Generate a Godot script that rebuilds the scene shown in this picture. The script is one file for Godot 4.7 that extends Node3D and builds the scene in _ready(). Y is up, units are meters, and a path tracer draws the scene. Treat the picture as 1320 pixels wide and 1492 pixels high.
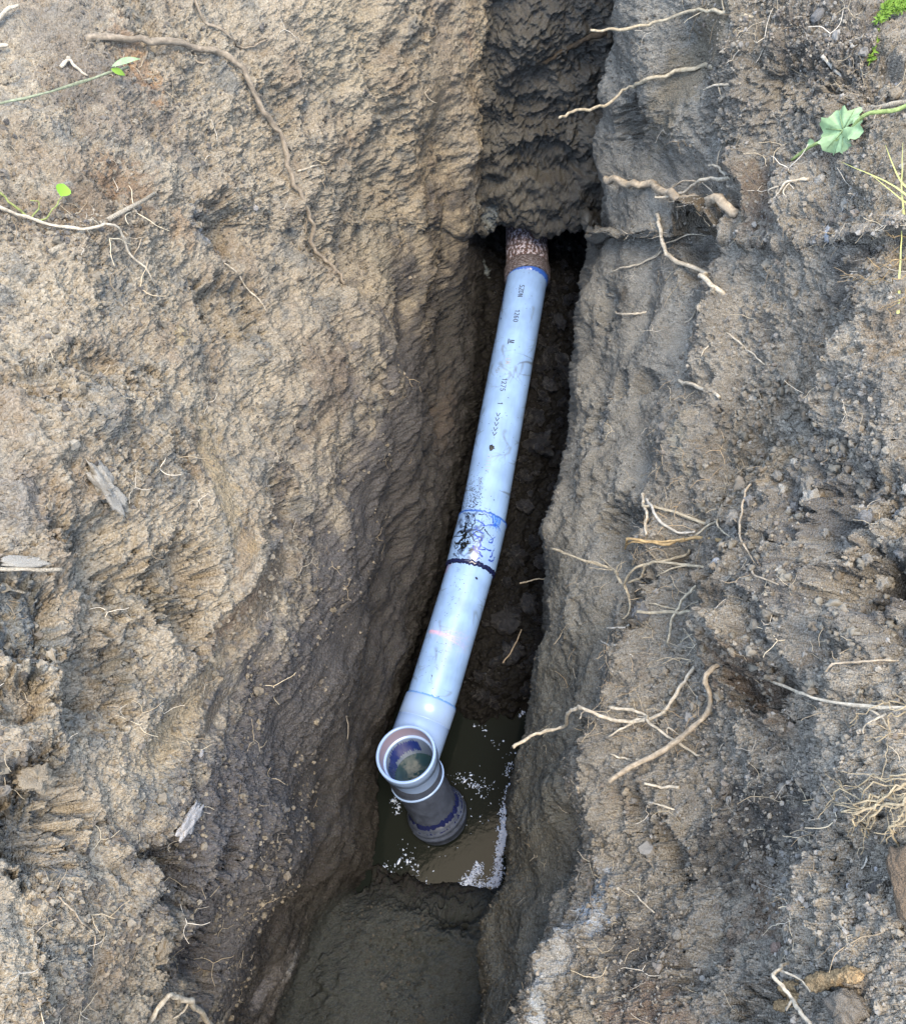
extends Node3D
# A narrow hand-dug trench with a pale plastic drain pipe on its floor, seen from above.
# The soil is one curved sheet: stations along the trench (v) by places across it (u), raised and hollowed by noise and by single hollows, ledges and smears.

const COLS := 14
const ROWS := 21
var net := []                     # net[v][u]: where the undisturbed soil surface runs
var steps_u: Array[int] = [39, 99, 108, 90, 72, 36, 45, 36, 23, 81, 90, 85, 54]
var steps_v: Array[int] = [19, 81, 68, 59, 45, 23, 23, 55, 72, 82, 90, 90, 79, 73, 52, 55, 66, 63, 18, 12]
var start_u := []
var start_v := []
var nu := 0
var nv := 0
var P := PackedVector3Array()     # undisturbed surface
var PN := PackedVector3Array()
var Q := PackedVector3Array()     # finished surface
var N := PackedVector3Array()
var C := PackedColorArray()
var dent := PackedFloat32Array()
var calm := PackedFloat32Array()
var rng := RandomNumberGenerator.new()
var names := {}
var M := {}

func noise(kind: int, freq: float, seed_: int, octaves := 1, gain := 0.5) -> FastNoiseLite:
	var n := FastNoiseLite.new()
	n.noise_type = kind
	n.frequency = freq
	n.seed = seed_
	if octaves > 1:
		n.fractal_type = FastNoiseLite.FRACTAL_FBM
		n.fractal_octaves = octaves
		n.fractal_gain = gain
	else:
		n.fractal_type = FastNoiseLite.FRACTAL_NONE
	return n

func numbered(called: String) -> String:
	if not names.has(called):
		names[called] = 0
		return called
	names[called] += 1
	return "%s_%03d" % [called, names[called]]

func tag(o: Node, label := "", category := "", group := "", kind := "") -> Node:
	if label: o.set_meta("label", label)
	if category: o.set_meta("category", category)
	if group: o.set_meta("group", group)
	if kind: o.set_meta("kind", kind)
	return o

func thing(called: String, label: String, category: String, at := Vector3.ZERO, group := "") -> Node3D:
	var o := Node3D.new()
	o.name = numbered(called)
	add_child(o, true)
	o.position = at
	tag(o, label, category, group)
	return o

func obj(called: String, mesh: Mesh, mat: Material, parent: Node = self) -> MeshInstance3D:
	var o := MeshInstance3D.new()
	o.name = numbered(called) if parent == self else called
	o.mesh = mesh
	o.material_override = mat
	parent.add_child(o, true)
	return o

# ---------- the soil surface ----------
func spline(t: float) -> Vector4:
	return Vector4(-.5 * t + t * t - .5 * t * t * t, 1.0 - 2.5 * t * t + 1.5 * t * t * t, .5 * t + 2.0 * t * t - 1.5 * t * t * t, -.5 * t * t + .5 * t * t * t)

func grid_at(u: float, v: float) -> Vector2:
	var j := clampi(int(u), 0, COLS - 2)
	var i := clampi(int(v), 0, ROWS - 2)
	return Vector2(start_u[j] + (u - j) * steps_u[j], start_v[i] + (v - i) * steps_v[i])

func surf(u: float, v: float) -> Array:
	var g := grid_at(u, v)
	var j := clampi(int(g.x), 0, nu - 2)
	var i := clampi(int(g.y), 0, nv - 2)
	var a := g.x - j
	var b := g.y - i
	var k := i * nu + j
	var p: Vector3 = Q[k].lerp(Q[k + 1], a).lerp(Q[k + nu].lerp(Q[k + nu + 1], a), b)
	return [p, PN[k], N[k]]

func make_base() -> void:
	nu = 1
	for s in steps_u:
		start_u.append(nu - 1)
		nu += s
	nv = 1
	for s in steps_v:
		start_v.append(nv - 1)
		nv += s
	var wu := []
	for j in COLS - 1:
		for k in steps_u[j]:
			wu.append([j, spline(float(k) / steps_u[j])])
	wu.append([COLS - 2, spline(1.0)])
	P.resize(nu * nv)
	PN.resize(nu * nv)
	var at := 0
	for i in ROWS - 1:
		var last: int = steps_v[i] + (1 if i == ROWS - 2 else 0)
		for k in last:
			var w := spline(float(k) / steps_v[i])
			var a: Array = net[maxi(i - 1, 0)]
			var b: Array = net[i]
			var c: Array = net[i + 1]
			var d: Array = net[mini(i + 2, ROWS - 1)]
			var line := PackedVector3Array()
			line.resize(COLS + 2)
			for j in COLS:
				line[j + 1] = a[j] * w.x + b[j] * w.y + c[j] * w.z + d[j] * w.w
			line[0] = line[1]
			line[COLS + 1] = line[COLS]
			for e in wu:
				var j: int = e[0]
				var s: Vector4 = e[1]
				P[at] = line[j] * s.x + line[j + 1] * s.y + line[j + 2] * s.z + line[j + 3] * s.w
				at += 1
	normals_of(P, PN)
	# soften the directions in which the soil is pushed out, so that it does not fold over at the creases
	for i in range(2, nv - 2):
		var k := i * nu
		for j in range(2, nu - 2):
			PN[k + j] = (PN[k + j] + PN[k + j - 2] + PN[k + j + 2] + PN[k + j - 2 * nu] + PN[k + j + 2 * nu]).normalized()

func normals_of(from: PackedVector3Array, into: PackedVector3Array) -> void:
	for i in nv:
		var up := mini(i + 1, nv - 1) * nu
		var dn := maxi(i - 1, 0) * nu
		var k := i * nu
		for j in nu:
			var a := from[k + mini(j + 1, nu - 1)] - from[k + maxi(j - 1, 0)]
			var b := from[up + j] - from[dn + j]
			into[k + j] = b.cross(a).normalized()

# a single hollow (kind 0 soft, 1 sharp-edged), boss (negative depth), ledge (2) or smooth shovel smear (3)
func feature(kind: int, u: float, v: float, r: float, depth: float, long := 1.0, along := Vector3(0, 1, 0)) -> void:
	var g := grid_at(u, v)
	var c := int(g.y) * nu + int(g.x)
	var o := P[c]
	var reach := int(r * maxf(long, 1.0) / 0.0011) + 8
	var ax := along.normalized()
	var rough := noise(FastNoiseLite.TYPE_SIMPLEX, 2.2 / r, 77 + int(u * 100.0), 3)
	for i in range(maxi(int(g.y) - reach, 1), mini(int(g.y) + reach, nv - 1)):
		for j in range(maxi(int(g.x) - reach, 1), mini(int(g.x) + reach, nu - 1)):
			var k := i * nu + j
			var d := P[k] - o
			var t := d.dot(ax)
			var q := (d - ax * t).length_squared() + t * t / (long * long)
			if q > r * r * 3.2:
				continue
			var e := sqrt(q) / r + rough.get_noise_3dv(P[k]) * (.2 if kind == 3 else .42)
			if kind == 0:
				dent[k] -= depth * exp(-e * e * 2.0)
			elif kind == 1:
				dent[k] -= depth * smoothstep(1.1, .42, e)
			elif kind == 2:
				var h := (t / (long * r))
				dent[k] += depth * smoothstep(1.2, .3, e) * smoothstep(-.1, .03, h) * (1.0 - smoothstep(.03, 1.0, h))
			else:
				var s := smoothstep(1.1, .55, e)
				calm[k] = maxf(calm[k], s)
				dent[k] -= depth * s

func shape_soil() -> void:
	var big := noise(FastNoiseLite.TYPE_SIMPLEX_SMOOTH, 3.0, 3, 3)
	var lump := noise(FastNoiseLite.TYPE_CELLULAR, 13.0, 8)
	lump.cellular_return_type = FastNoiseLite.RETURN_DISTANCE2_SUB
	lump.cellular_jitter = 1.0
	lump.domain_warp_enabled = true
	lump.domain_warp_amplitude = .07
	lump.domain_warp_frequency = 9.0
	var chip := noise(FastNoiseLite.TYPE_CELLULAR, 42.0, 18)
	chip.cellular_return_type = FastNoiseLite.RETURN_DISTANCE2_SUB
	chip.domain_warp_enabled = true
	chip.domain_warp_amplitude = .03
	chip.domain_warp_frequency = 24.0
	var crumb := noise(FastNoiseLite.TYPE_CELLULAR, 95.0, 28)
	crumb.cellular_return_type = FastNoiseLite.RETURN_DISTANCE
	var fine := noise(FastNoiseLite.TYPE_SIMPLEX, 70.0, 5, 4, .6)
	var mid := noise(FastNoiseLite.TYPE_SIMPLEX, 16.0, 6, 4, .55)
	var plate := noise(FastNoiseLite.TYPE_SIMPLEX, 8.0, 9, 3, .5)
	var where := noise(FastNoiseLite.TYPE_SIMPLEX, 4.5, 11, 3)
	var dig := Vector3(-.28, .54, .79).normalized()
	var scrape := noise(FastNoiseLite.TYPE_SIMPLEX, 17.0, 12, 4, .6)
	Q.resize(nu * nv)
	N.resize(nu * nv)
	var wl := PackedFloat32Array()
	var wf := PackedFloat32Array()
	var wr := PackedFloat32Array()
	var wg := PackedFloat32Array()
	var wo := PackedFloat32Array()
	var inner_l := PackedFloat32Array()
	var inner_r := PackedFloat32Array()
	var ridge_out := PackedFloat32Array()
	for j in COLS - 1:
		for s in steps_u[j] + (1 if j == COLS - 2 else 0):
			var u := j + float(s) / steps_u[j]
			wl.append(1.0 - smoothstep(4.6, 5.1, u))
			wf.append(smoothstep(4.7, 5.2, u) * (1.0 - smoothstep(7.8, 8.6, u)))
			wr.append(smoothstep(8.0, 8.8, u))
			inner_l.append(smoothstep(3.2, 4.0, u))
			inner_r.append(smoothstep(8.7, 9.1, u) * (1.0 - smoothstep(9.75, 9.98, u)))
			wg.append(smoothstep(9.6, 10.3, u))
			ridge_out.append(.042 * exp(-pow((u - 10.06) / .18, 2.0)) - .030 * exp(-pow((u - 9.66) / .2, 2.0)) + .014 * exp(-pow((u - 9.05) / .2, 2.0)))
			wo.append(smoothstep(0.02, .25, u) * (1.0 - smoothstep(12.75, 12.98, u)))
	for i in nv:
		var v := 0.0
		for r in ROWS - 1:
			if i >= start_v[r]:
				v = r + float(i - start_v[r]) / steps_v[r]
		var back := 1.0 - smoothstep(5.7, 6.6, v)
		var near := smoothstep(13.5, 14.3, v)
		var edge := smoothstep(.1, 1.0, v) * (1.0 - smoothstep(18.6, 19.6, v))
		for j in nu:
			var k := i * nu + j
			var p := P[k]
			var l := wl[j]
			var f := wf[j]
			var r := wr[j]
			var g := wg[j]
			var d := big.get_noise_3dv(p) * (.045 * l + .040 * r + .012 * f)
			var m := mid.get_noise_3dv(p)
			var n := fine.get_noise_3dv(p)
			var w := where.get_noise_3dv(p)
			var quiet := (1.0 - .86 * calm[k]) * (1.0 - .55 * inner_l[j] * l) * (1.0 - .45 * inner_r[j])
			calm[k] = maxf(calm[k], .45 * maxf(inner_l[j] * l, inner_r[j]))
			if l > .01:
				var rough := smoothstep(-.25, .3, w)
				var b := lump.get_noise_3dv(p) + 1.0
				var c := chip.get_noise_3dv(p) + 1.0
				var along := p.dot(dig) * .9
				var s := scrape.get_noise_3d((p.x - dig.x * along) * 1.5, (p.y - dig.y * along) * 1.5, (p.z - dig.z * along) * 1.5)
				var t := (plate.get_noise_3d(p.x, p.y * 1.4, p.z) * 6.0) + 10.0
				var ft := t - floorf(t)
				var step := (floorf(t) + smoothstep(.0, .8, ft) * .35 + smoothstep(.8, 1.0, ft) * .65 - 10.0) / 6.0
				d += l * quiet * (minf(b, .5) * .015 * (.35 + .65 * rough) + minf(c, .5) * .006 * (.3 + .7 * rough) + step * .017 + m * .008 + n * .0045 * (.6 + .6 * rough)) + l * (1.0 - .5 * calm[k]) * s * .0085 * (.5 + .8 * inner_l[j]) - l * .006
			if r > .01:
				var c2 := minf(chip.get_noise_3dv(p) + 1.0, .55)
				var gr := crumb.get_noise_3dv(p) + 1.0
				var b2 := minf(lump.get_noise_3dv(p) + 1.0, .5)
				var t2 := (plate.get_noise_3d(p.x + 3.0, p.y, p.z) * 5.0) + 10.0
				var ft2 := t2 - floorf(t2)
				var step2 := (floorf(t2) + smoothstep(.0, .8, ft2) * .4 + smoothstep(.8, 1.0, ft2) * .6 - 10.0) / 5.0
				d += r * quiet * (m * (.010 + .009 * g) + n * (.0040 + .0030 * g) + c2 * (.007 + .004 * g * w) - gr * .0022 * (.4 + g) + (1.0 - .6 * g) * (step2 * .007 + b2 * .010)) - r * .004 + r * ridge_out[j] * (.6 + w * 1.2)
			if f > .01:
				var b3 := minf(lump.get_noise_3dv(p) + 1.0, .5)
				var c3 := minf(chip.get_noise_3dv(p) + 1.0, .5)
				var mud := m * .016 + n * .0045 + b3 * .016 + c3 * .007 - .012
				var wall := m * .018 + n * .005 + b3 * .030 + c3 * .004 - .011 + plate.get_noise_3dv(p) * .024
				var bank := m * .006 + n * .0022 + c3 * .003
				d += f * lerpf(lerpf(mud, bank, near), wall, back)
			Q[k] = p + PN[k] * ((d + dent[k]) * edge * wo[j])
	normals_of(Q, N)
	# a second, finer roughness on the shaped surface, so that steep sides are as broken as the rest
	var bit := noise(FastNoiseLite.TYPE_SIMPLEX, 55.0, 15, 4, .65)
	var flake := noise(FastNoiseLite.TYPE_CELLULAR, 60.0, 19)
	flake.cellular_return_type = FastNoiseLite.RETURN_DISTANCE2_SUB
	flake.domain_warp_enabled = true
	flake.domain_warp_amplitude = .02
	flake.domain_warp_frequency = 40.0
	var Q2 := Q.duplicate()
	for i in nv:
		for j in nu:
			var k := i * nu + j
			var q := Q[k]
			var a := (bit.get_noise_3dv(q) * .0052 + minf(flake.get_noise_3dv(q) + 1.0, .5) * .0045 - .0015) * (1.0 - .75 * calm[k]) * wo[j]
			var n := N[k]
			if n.dot(PN[k]) > .05:
				Q2[k] = q + n * (a * (1.0 - .6 * wf[j]))
	Q = Q2
	normals_of(Q, N)

# ---------- what the soil is made of, plus painted shade (linear base colours) ----------
func colour_soil() -> void:
	var tan1 := Color(.425, .372, .29)
	var tan2 := Color(.305, .262, .205)
	var rust := Color(.28, .215, .155)
	var gley := Color(.235, .225, .20)
	var moist_shaded := Color(.130, .124, .125)  # wetter clay, with the soft shade of the sun put into the colour
	var damp_shaded := Color(.085, .083, .085)  # wet wall foot, shade of the slot painted in as well
	var loam := Color(.44, .40, .335)
	var humus := Color(.30, .278, .243)
	var grey := Color(.40, .383, .34)
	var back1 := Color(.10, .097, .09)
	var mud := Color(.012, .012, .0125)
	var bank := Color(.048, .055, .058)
	var n1 := noise(FastNoiseLite.TYPE_SIMPLEX, 5.0, 31, 4, .55)
	var n2 := noise(FastNoiseLite.TYPE_SIMPLEX, 22.0, 32, 4, .6)
	var n3 := noise(FastNoiseLite.TYPE_SIMPLEX, 140.0, 33, 3, .7)
	var n4 := noise(FastNoiseLite.TYPE_SIMPLEX, 9.0, 34, 3)
	C.resize(nu * nv)
	var uu := PackedFloat32Array()
	for j in COLS - 1:
		for s in steps_u[j] + (1 if j == COLS - 2 else 0):
			uu.append(j + float(s) / steps_u[j])
	var line := [4.88, 4.88, 4.88, 4.88, 4.60, 4.34, 4.11, 3.88, 3.85, 3.68, 3.41, 3.17, 2.88, 2.52, 2.23, 2.59, 3.14, 3.63, 4.11, 4.11, 4.11]  # where the painted soft shade edge crosses the tan wall, per station
	for i in nv:
		var v := 0.0
		for r in ROWS - 1:
			if i >= start_v[r]:
				v = r + float(i - start_v[r]) / steps_v[r]
		var vi := mini(int(v), ROWS - 2)
		var dry_lit_to := lerpf(line[vi], line[vi + 1], v - vi)
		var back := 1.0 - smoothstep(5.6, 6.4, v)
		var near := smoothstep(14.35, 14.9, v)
		for j in nu:
			var u := uu[j]
			var k := i * nu + j
			var p := Q[k]
			var a := n1.get_noise_3dv(p)
			var b := n2.get_noise_3dv(p)
			var c := n3.get_noise_3dv(p)
			var e := n4.get_noise_3dv(p)
			var col: Color
			if u < 8.0:
				var dry_lit := 1.0 - smoothstep(-.35, .55, u - dry_lit_to + a * .7 + b * .55)
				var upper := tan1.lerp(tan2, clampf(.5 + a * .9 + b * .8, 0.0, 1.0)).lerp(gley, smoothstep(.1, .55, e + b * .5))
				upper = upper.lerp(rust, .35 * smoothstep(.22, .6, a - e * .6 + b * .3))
				col = moist_shaded.lerp(damp_shaded, smoothstep(dry_lit_to + .2, 4.8, u + b * .4)).lerp(upper, dry_lit)
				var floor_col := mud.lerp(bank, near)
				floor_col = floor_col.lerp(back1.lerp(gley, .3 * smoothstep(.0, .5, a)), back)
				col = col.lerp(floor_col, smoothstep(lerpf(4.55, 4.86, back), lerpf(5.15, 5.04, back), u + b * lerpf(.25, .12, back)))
			else:
				var low := grey.lerp(Color(.2, .19, .17), clampf(.25 + a * .7 + b * .5, 0.0, .8))
				low = low.lerp(Color(.135, .138, .125), smoothstep(10.0, 12.5, v + a) * (1.0 - smoothstep(9.6, 10.0, u)) * .8)
				var high := loam.lerp(humus, clampf(.4 + a * .9 + b * .9 + e * .5, 0.0, 1.0)).lerp(rust, .35 * smoothstep(.3, .7, e - a * .4))
				col = low.lerp(high, smoothstep(9.55, 10.15, u + b * .3))
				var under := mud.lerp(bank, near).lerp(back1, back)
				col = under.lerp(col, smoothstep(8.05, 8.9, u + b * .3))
			var s := 1.0 + c * .38 + b * .16
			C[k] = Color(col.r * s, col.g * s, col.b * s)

func patch(u: float, v: float, r: float, col: Color, most: float, long := 1.0, along := Vector3(0, 1, 0)) -> void:
	var g := grid_at(u, v)
	var o := P[int(g.y) * nu + int(g.x)]
	var reach := int(r * maxf(long, 1.0) / 0.0011) + 8
	var ax := along.normalized()
	var rough := noise(FastNoiseLite.TYPE_SIMPLEX, 2.0 / r, 177 + int(u * 100.0), 4, .65)
	for i in range(maxi(int(g.y) - reach, 1), mini(int(g.y) + reach, nv - 1)):
		for j in range(maxi(int(g.x) - reach, 1), mini(int(g.x) + reach, nu - 1)):
			var k := i * nu + j
			var d := P[k] - o
			var t := d.dot(ax)
			var q := (d - ax * t).length_squared() + t * t / (long * long)
			if q < r * r * 3.0:
				var e := sqrt(q) / r + rough.get_noise_3dv(P[k]) * .9
				C[k] = C[k].lerp(col, most * smoothstep(1.05, .5, e))

func sheet(called: String, j0: int, j1: int, i0: int, i1: int, mat: Material) -> void:
	var st := []
	st.resize(Mesh.ARRAY_MAX)
	var w := j1 - j0 + 1
	var h := i1 - i0 + 1
	var vs := PackedVector3Array()
	var ns := PackedVector3Array()
	var cs := PackedColorArray()
	for i in range(i0, i1 + 1):
		vs.append_array(Q.slice(i * nu + j0, i * nu + j1 + 1))
		ns.append_array(N.slice(i * nu + j0, i * nu + j1 + 1))
		cs.append_array(C.slice(i * nu + j0, i * nu + j1 + 1))
	var ix := PackedInt32Array()
	ix.resize((w - 1) * (h - 1) * 6)
	var n := 0
	for i in h - 1:
		for j in w - 1:
			var a := i * w + j
			ix[n] = a
			ix[n + 1] = a + 1
			ix[n + 2] = a + w
			ix[n + 3] = a + 1
			ix[n + 4] = a + w + 1
			ix[n + 5] = a + w
			n += 6
	st[Mesh.ARRAY_VERTEX] = vs
	st[Mesh.ARRAY_NORMAL] = ns
	st[Mesh.ARRAY_COLOR] = cs
	st[Mesh.ARRAY_INDEX] = ix
	var m := ArrayMesh.new()
	m.add_surface_from_arrays(Mesh.PRIMITIVE_TRIANGLES, st)
	tag(obj(called, m, mat), "", "", "", "structure")

# ---------- shapes ----------
func tube(st: SurfaceTool, pts: PackedVector3Array, radii: PackedFloat32Array, sides: int, col: Color, knobs := 0.0) -> void:
	var n := pts.size()
	var rough := noise(FastNoiseLite.TYPE_SIMPLEX, 90.0, 401, 3)
	var side := Vector3(.31, .55, .77)
	var rings := []
	for i in n:
		var d := (pts[mini(i + 1, n - 1)] - pts[maxi(i - 1, 0)]).normalized()
		side = (side - d * side.dot(d)).normalized()
		if side.length() < .5:
			side = d.cross(Vector3(.2, .9, .4)).normalized()
		var up := d.cross(side)
		var ring := PackedVector3Array()
		for s in sides:
			var a := TAU * s / sides
			var r := side * cos(a) + up * sin(a)
			ring.append(pts[i] + r * radii[i] * (1.0 + knobs * rough.get_noise_3dv(pts[i] * 1.0 + r * radii[i])))
		rings.append(ring)
	for i in n - 1:
		for s in sides:
			var t := (s + 1) % sides
			for q in [rings[i][s], rings[i + 1][s], rings[i][t], rings[i][t], rings[i + 1][s], rings[i + 1][t]]:
				var k := 1.0 + .5 * rough.get_noise_3d(q.x * 2.0 + 5.0, q.y * 2.0, q.z * 2.0)
				st.set_color(Color(col.r * k, col.g * k, col.b * k))
				st.add_vertex(q)
	for e in [0, n - 1]:
		for s in sides:
			var t := (s + 1) % sides
			for q in ([pts[e], rings[e][s], rings[e][t]] if e == 0 else [pts[e], rings[e][t], rings[e][s]]):
				st.set_color(Color(col.r * .9, col.g * .9, col.b * .9))
				st.add_vertex(q)

func begin() -> SurfaceTool:
	var st := SurfaceTool.new()
	st.begin(Mesh.PRIMITIVE_TRIANGLES)
	st.set_smooth_group(0)
	return st

func finish(st: SurfaceTool) -> ArrayMesh:
	st.index()
	st.generate_normals()
	return st.commit()

# points are (how, a, b, c): how 0 = station a, b on the soil and c metres above it; how 1 = a step a, b, c from the point before
func path(spec: Array) -> PackedVector3Array:
	var out := PackedVector3Array()
	for k in range(0, spec.size(), 4):
		if spec[k] == 0:
			var s := surf(spec[k + 1], spec[k + 2])
			out.append(s[0] + s[1] * spec[k + 3])
		else:
			out.append(out[-1] + Vector3(spec[k + 1], spec[k + 2], spec[k + 3]))
	# the free end runs out into the air from where it leaves the soil
	return out

func smooth_path(c: PackedVector3Array, per: int, wig: float, seed_: int) -> PackedVector3Array:
	var out := PackedVector3Array()
	var wn := noise(FastNoiseLite.TYPE_SIMPLEX, 28.0, seed_, 3, .6)
	var n := c.size()
	for i in n - 1:
		for k in per + (1 if i == n - 2 else 0):
			var q := c[i].cubic_interpolate(c[i + 1], c[maxi(i - 1, 0)], c[mini(i + 2, n - 1)], float(k) / per)
			out.append(q + Vector3(wn.get_noise_3dv(q), wn.get_noise_3dv(q + Vector3(7, 0, 0)), wn.get_noise_3dv(q + Vector3(0, 7, 0))) * wig)
	return out

func root_mesh(spec: Array, r0: float, r1: float, col: Color, seed_: int, per := 6, knobs := .5, wig := -1.0) -> ArrayMesh:
	var q := smooth_path(path(spec), per, (r0 * 1.1 + .0012) if wig < 0.0 else wig, seed_)
	var radii := PackedFloat32Array()
	for i in q.size():
		radii.append(lerpf(r0, r1, float(i) / (q.size() - 1)))
	var st := begin()
	tube(st, q, radii, 8, col, knobs)
	return finish(st)

# a root, stick or twig is one thing; its forks are parts
func root(called: String, label: String, category: String, col: Color, r0: float, r1: float, spec: Array, forks := [], group := "", mat := "root", wig := -1.0) -> void:
	var c := path(spec)
	var o := thing(called, label, category, c[0], group)
	var m := obj(category.replace(" ", "_") if category != called else "main_strand", root_mesh(spec, r0, r1, col, hash(label) % 1000, 6, .5, wig), M[mat], o)
	m.position = -c[0]
	for f in forks:
		var b := obj("side_strand", root_mesh(f[2], f[0], f[1], col, hash(label) % 997 + 3), M[mat], o)
		b.position = -c[0]

func rock_mesh(seed_: int, size: Vector3, level := 2, amp := .35, freq := 1.3, flat := false, boxy := 1.0) -> ArrayMesh:
	var s := SphereMesh.new()
	s.radius = 1.0
	s.height = 2.0
	s.radial_segments = 6 * level + 2
	s.rings = 3 * level + 1
	var a := s.get_mesh_arrays()
	var nz := noise(FastNoiseLite.TYPE_SIMPLEX, freq, seed_, 3, .5)
	var cl := noise(FastNoiseLite.TYPE_CELLULAR, freq * .8, seed_ + 1)
	cl.cellular_return_type = FastNoiseLite.RETURN_DISTANCE
	var st := begin()
	var v: PackedVector3Array = a[Mesh.ARRAY_VERTEX]
	for k in a[Mesh.ARRAY_INDEX]:
		var p := v[k]
		p = p.snapped(Vector3(.001, .001, .001))
		if flat:
			st.set_smooth_group(-1)
		if boxy < 1.0:
			p = Vector3(signf(p.x) * pow(absf(p.x), boxy), signf(p.y) * pow(absf(p.y), boxy), signf(p.z) * pow(absf(p.z), boxy))
		st.add_vertex(p * size * (1.0 + amp * nz.get_noise_3dv(p) + amp * .5 * cl.get_noise_3dv(p) + amp * .3 * nz.get_noise_3dv(p * 3.7)))
	if not flat:
		st.index()
	st.generate_normals()
	return st.commit()

func stone(called: String, label: String, u: float, v: float, size: Vector3, mat: Material, lift := .35, turn := Vector3.ZERO, group := "", level := 3, amp := .35) -> void:
	var s := surf(u, v)
	var m := obj(called, rock_mesh(hash(label) % 900 + int(u * 37.0 + v * 91.0), size, level, amp), mat)
	var y: Vector3 = s[1]
	var x := y.cross(Vector3(.1, .2, 1)).normalized()
	m.basis = Basis(x, y, x.cross(y)) * Basis.from_euler(turn)
	m.position = s[0] + y * size.y * lift
	tag(m, label, "stone", group)

# ---------- materials ----------
func noise_tex(size: int, freq: float, seed_: int, octaves: int, lo: Color, hi: Color, kind := FastNoiseLite.TYPE_SIMPLEX, gain := .6) -> NoiseTexture2D:
	var n := noise(kind, freq, seed_, octaves, gain)
	var t := NoiseTexture2D.new()
	t.width = size
	t.height = size
	t.seamless = true
	t.noise = n
	var g := Gradient.new()
	g.set_color(0, lo)
	g.set_color(1, hi)
	t.color_ramp = g
	return t

func soil_mat(grain: Texture2D, bump: Texture2D, rough: float, spec: float, bump_cm: float, scale: float, rough_tex: Texture2D = null) -> StandardMaterial3D:
	var m := StandardMaterial3D.new()
	m.vertex_color_use_as_albedo = true
	m.albedo_texture = grain
	m.roughness = rough
	m.roughness_texture = rough_tex
	m.metallic_specular = spec
	m.uv1_triplanar = true
	m.uv1_world_triplanar = true
	m.uv1_scale = Vector3(scale, scale, scale)
	m.heightmap_enabled = true
	m.heightmap_texture = bump
	m.heightmap_scale = bump_cm
	return m

func plain_mat(col: Color, rough: float, spec := .5, tex: Texture2D = null, scale := 8.0, bump: Texture2D = null, bump_cm := .1, vertex := false) -> StandardMaterial3D:
	var m := StandardMaterial3D.new()
	m.albedo_color = col.linear_to_srgb()
	m.roughness = rough
	m.metallic_specular = spec
	m.vertex_color_use_as_albedo = vertex
	if tex or bump:
		m.uv1_triplanar = true
		m.uv1_scale = Vector3(scale, scale, scale)
	m.albedo_texture = tex
	if bump:
		m.heightmap_enabled = true
		m.heightmap_texture = bump
		m.heightmap_scale = bump_cm
	return m

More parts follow.
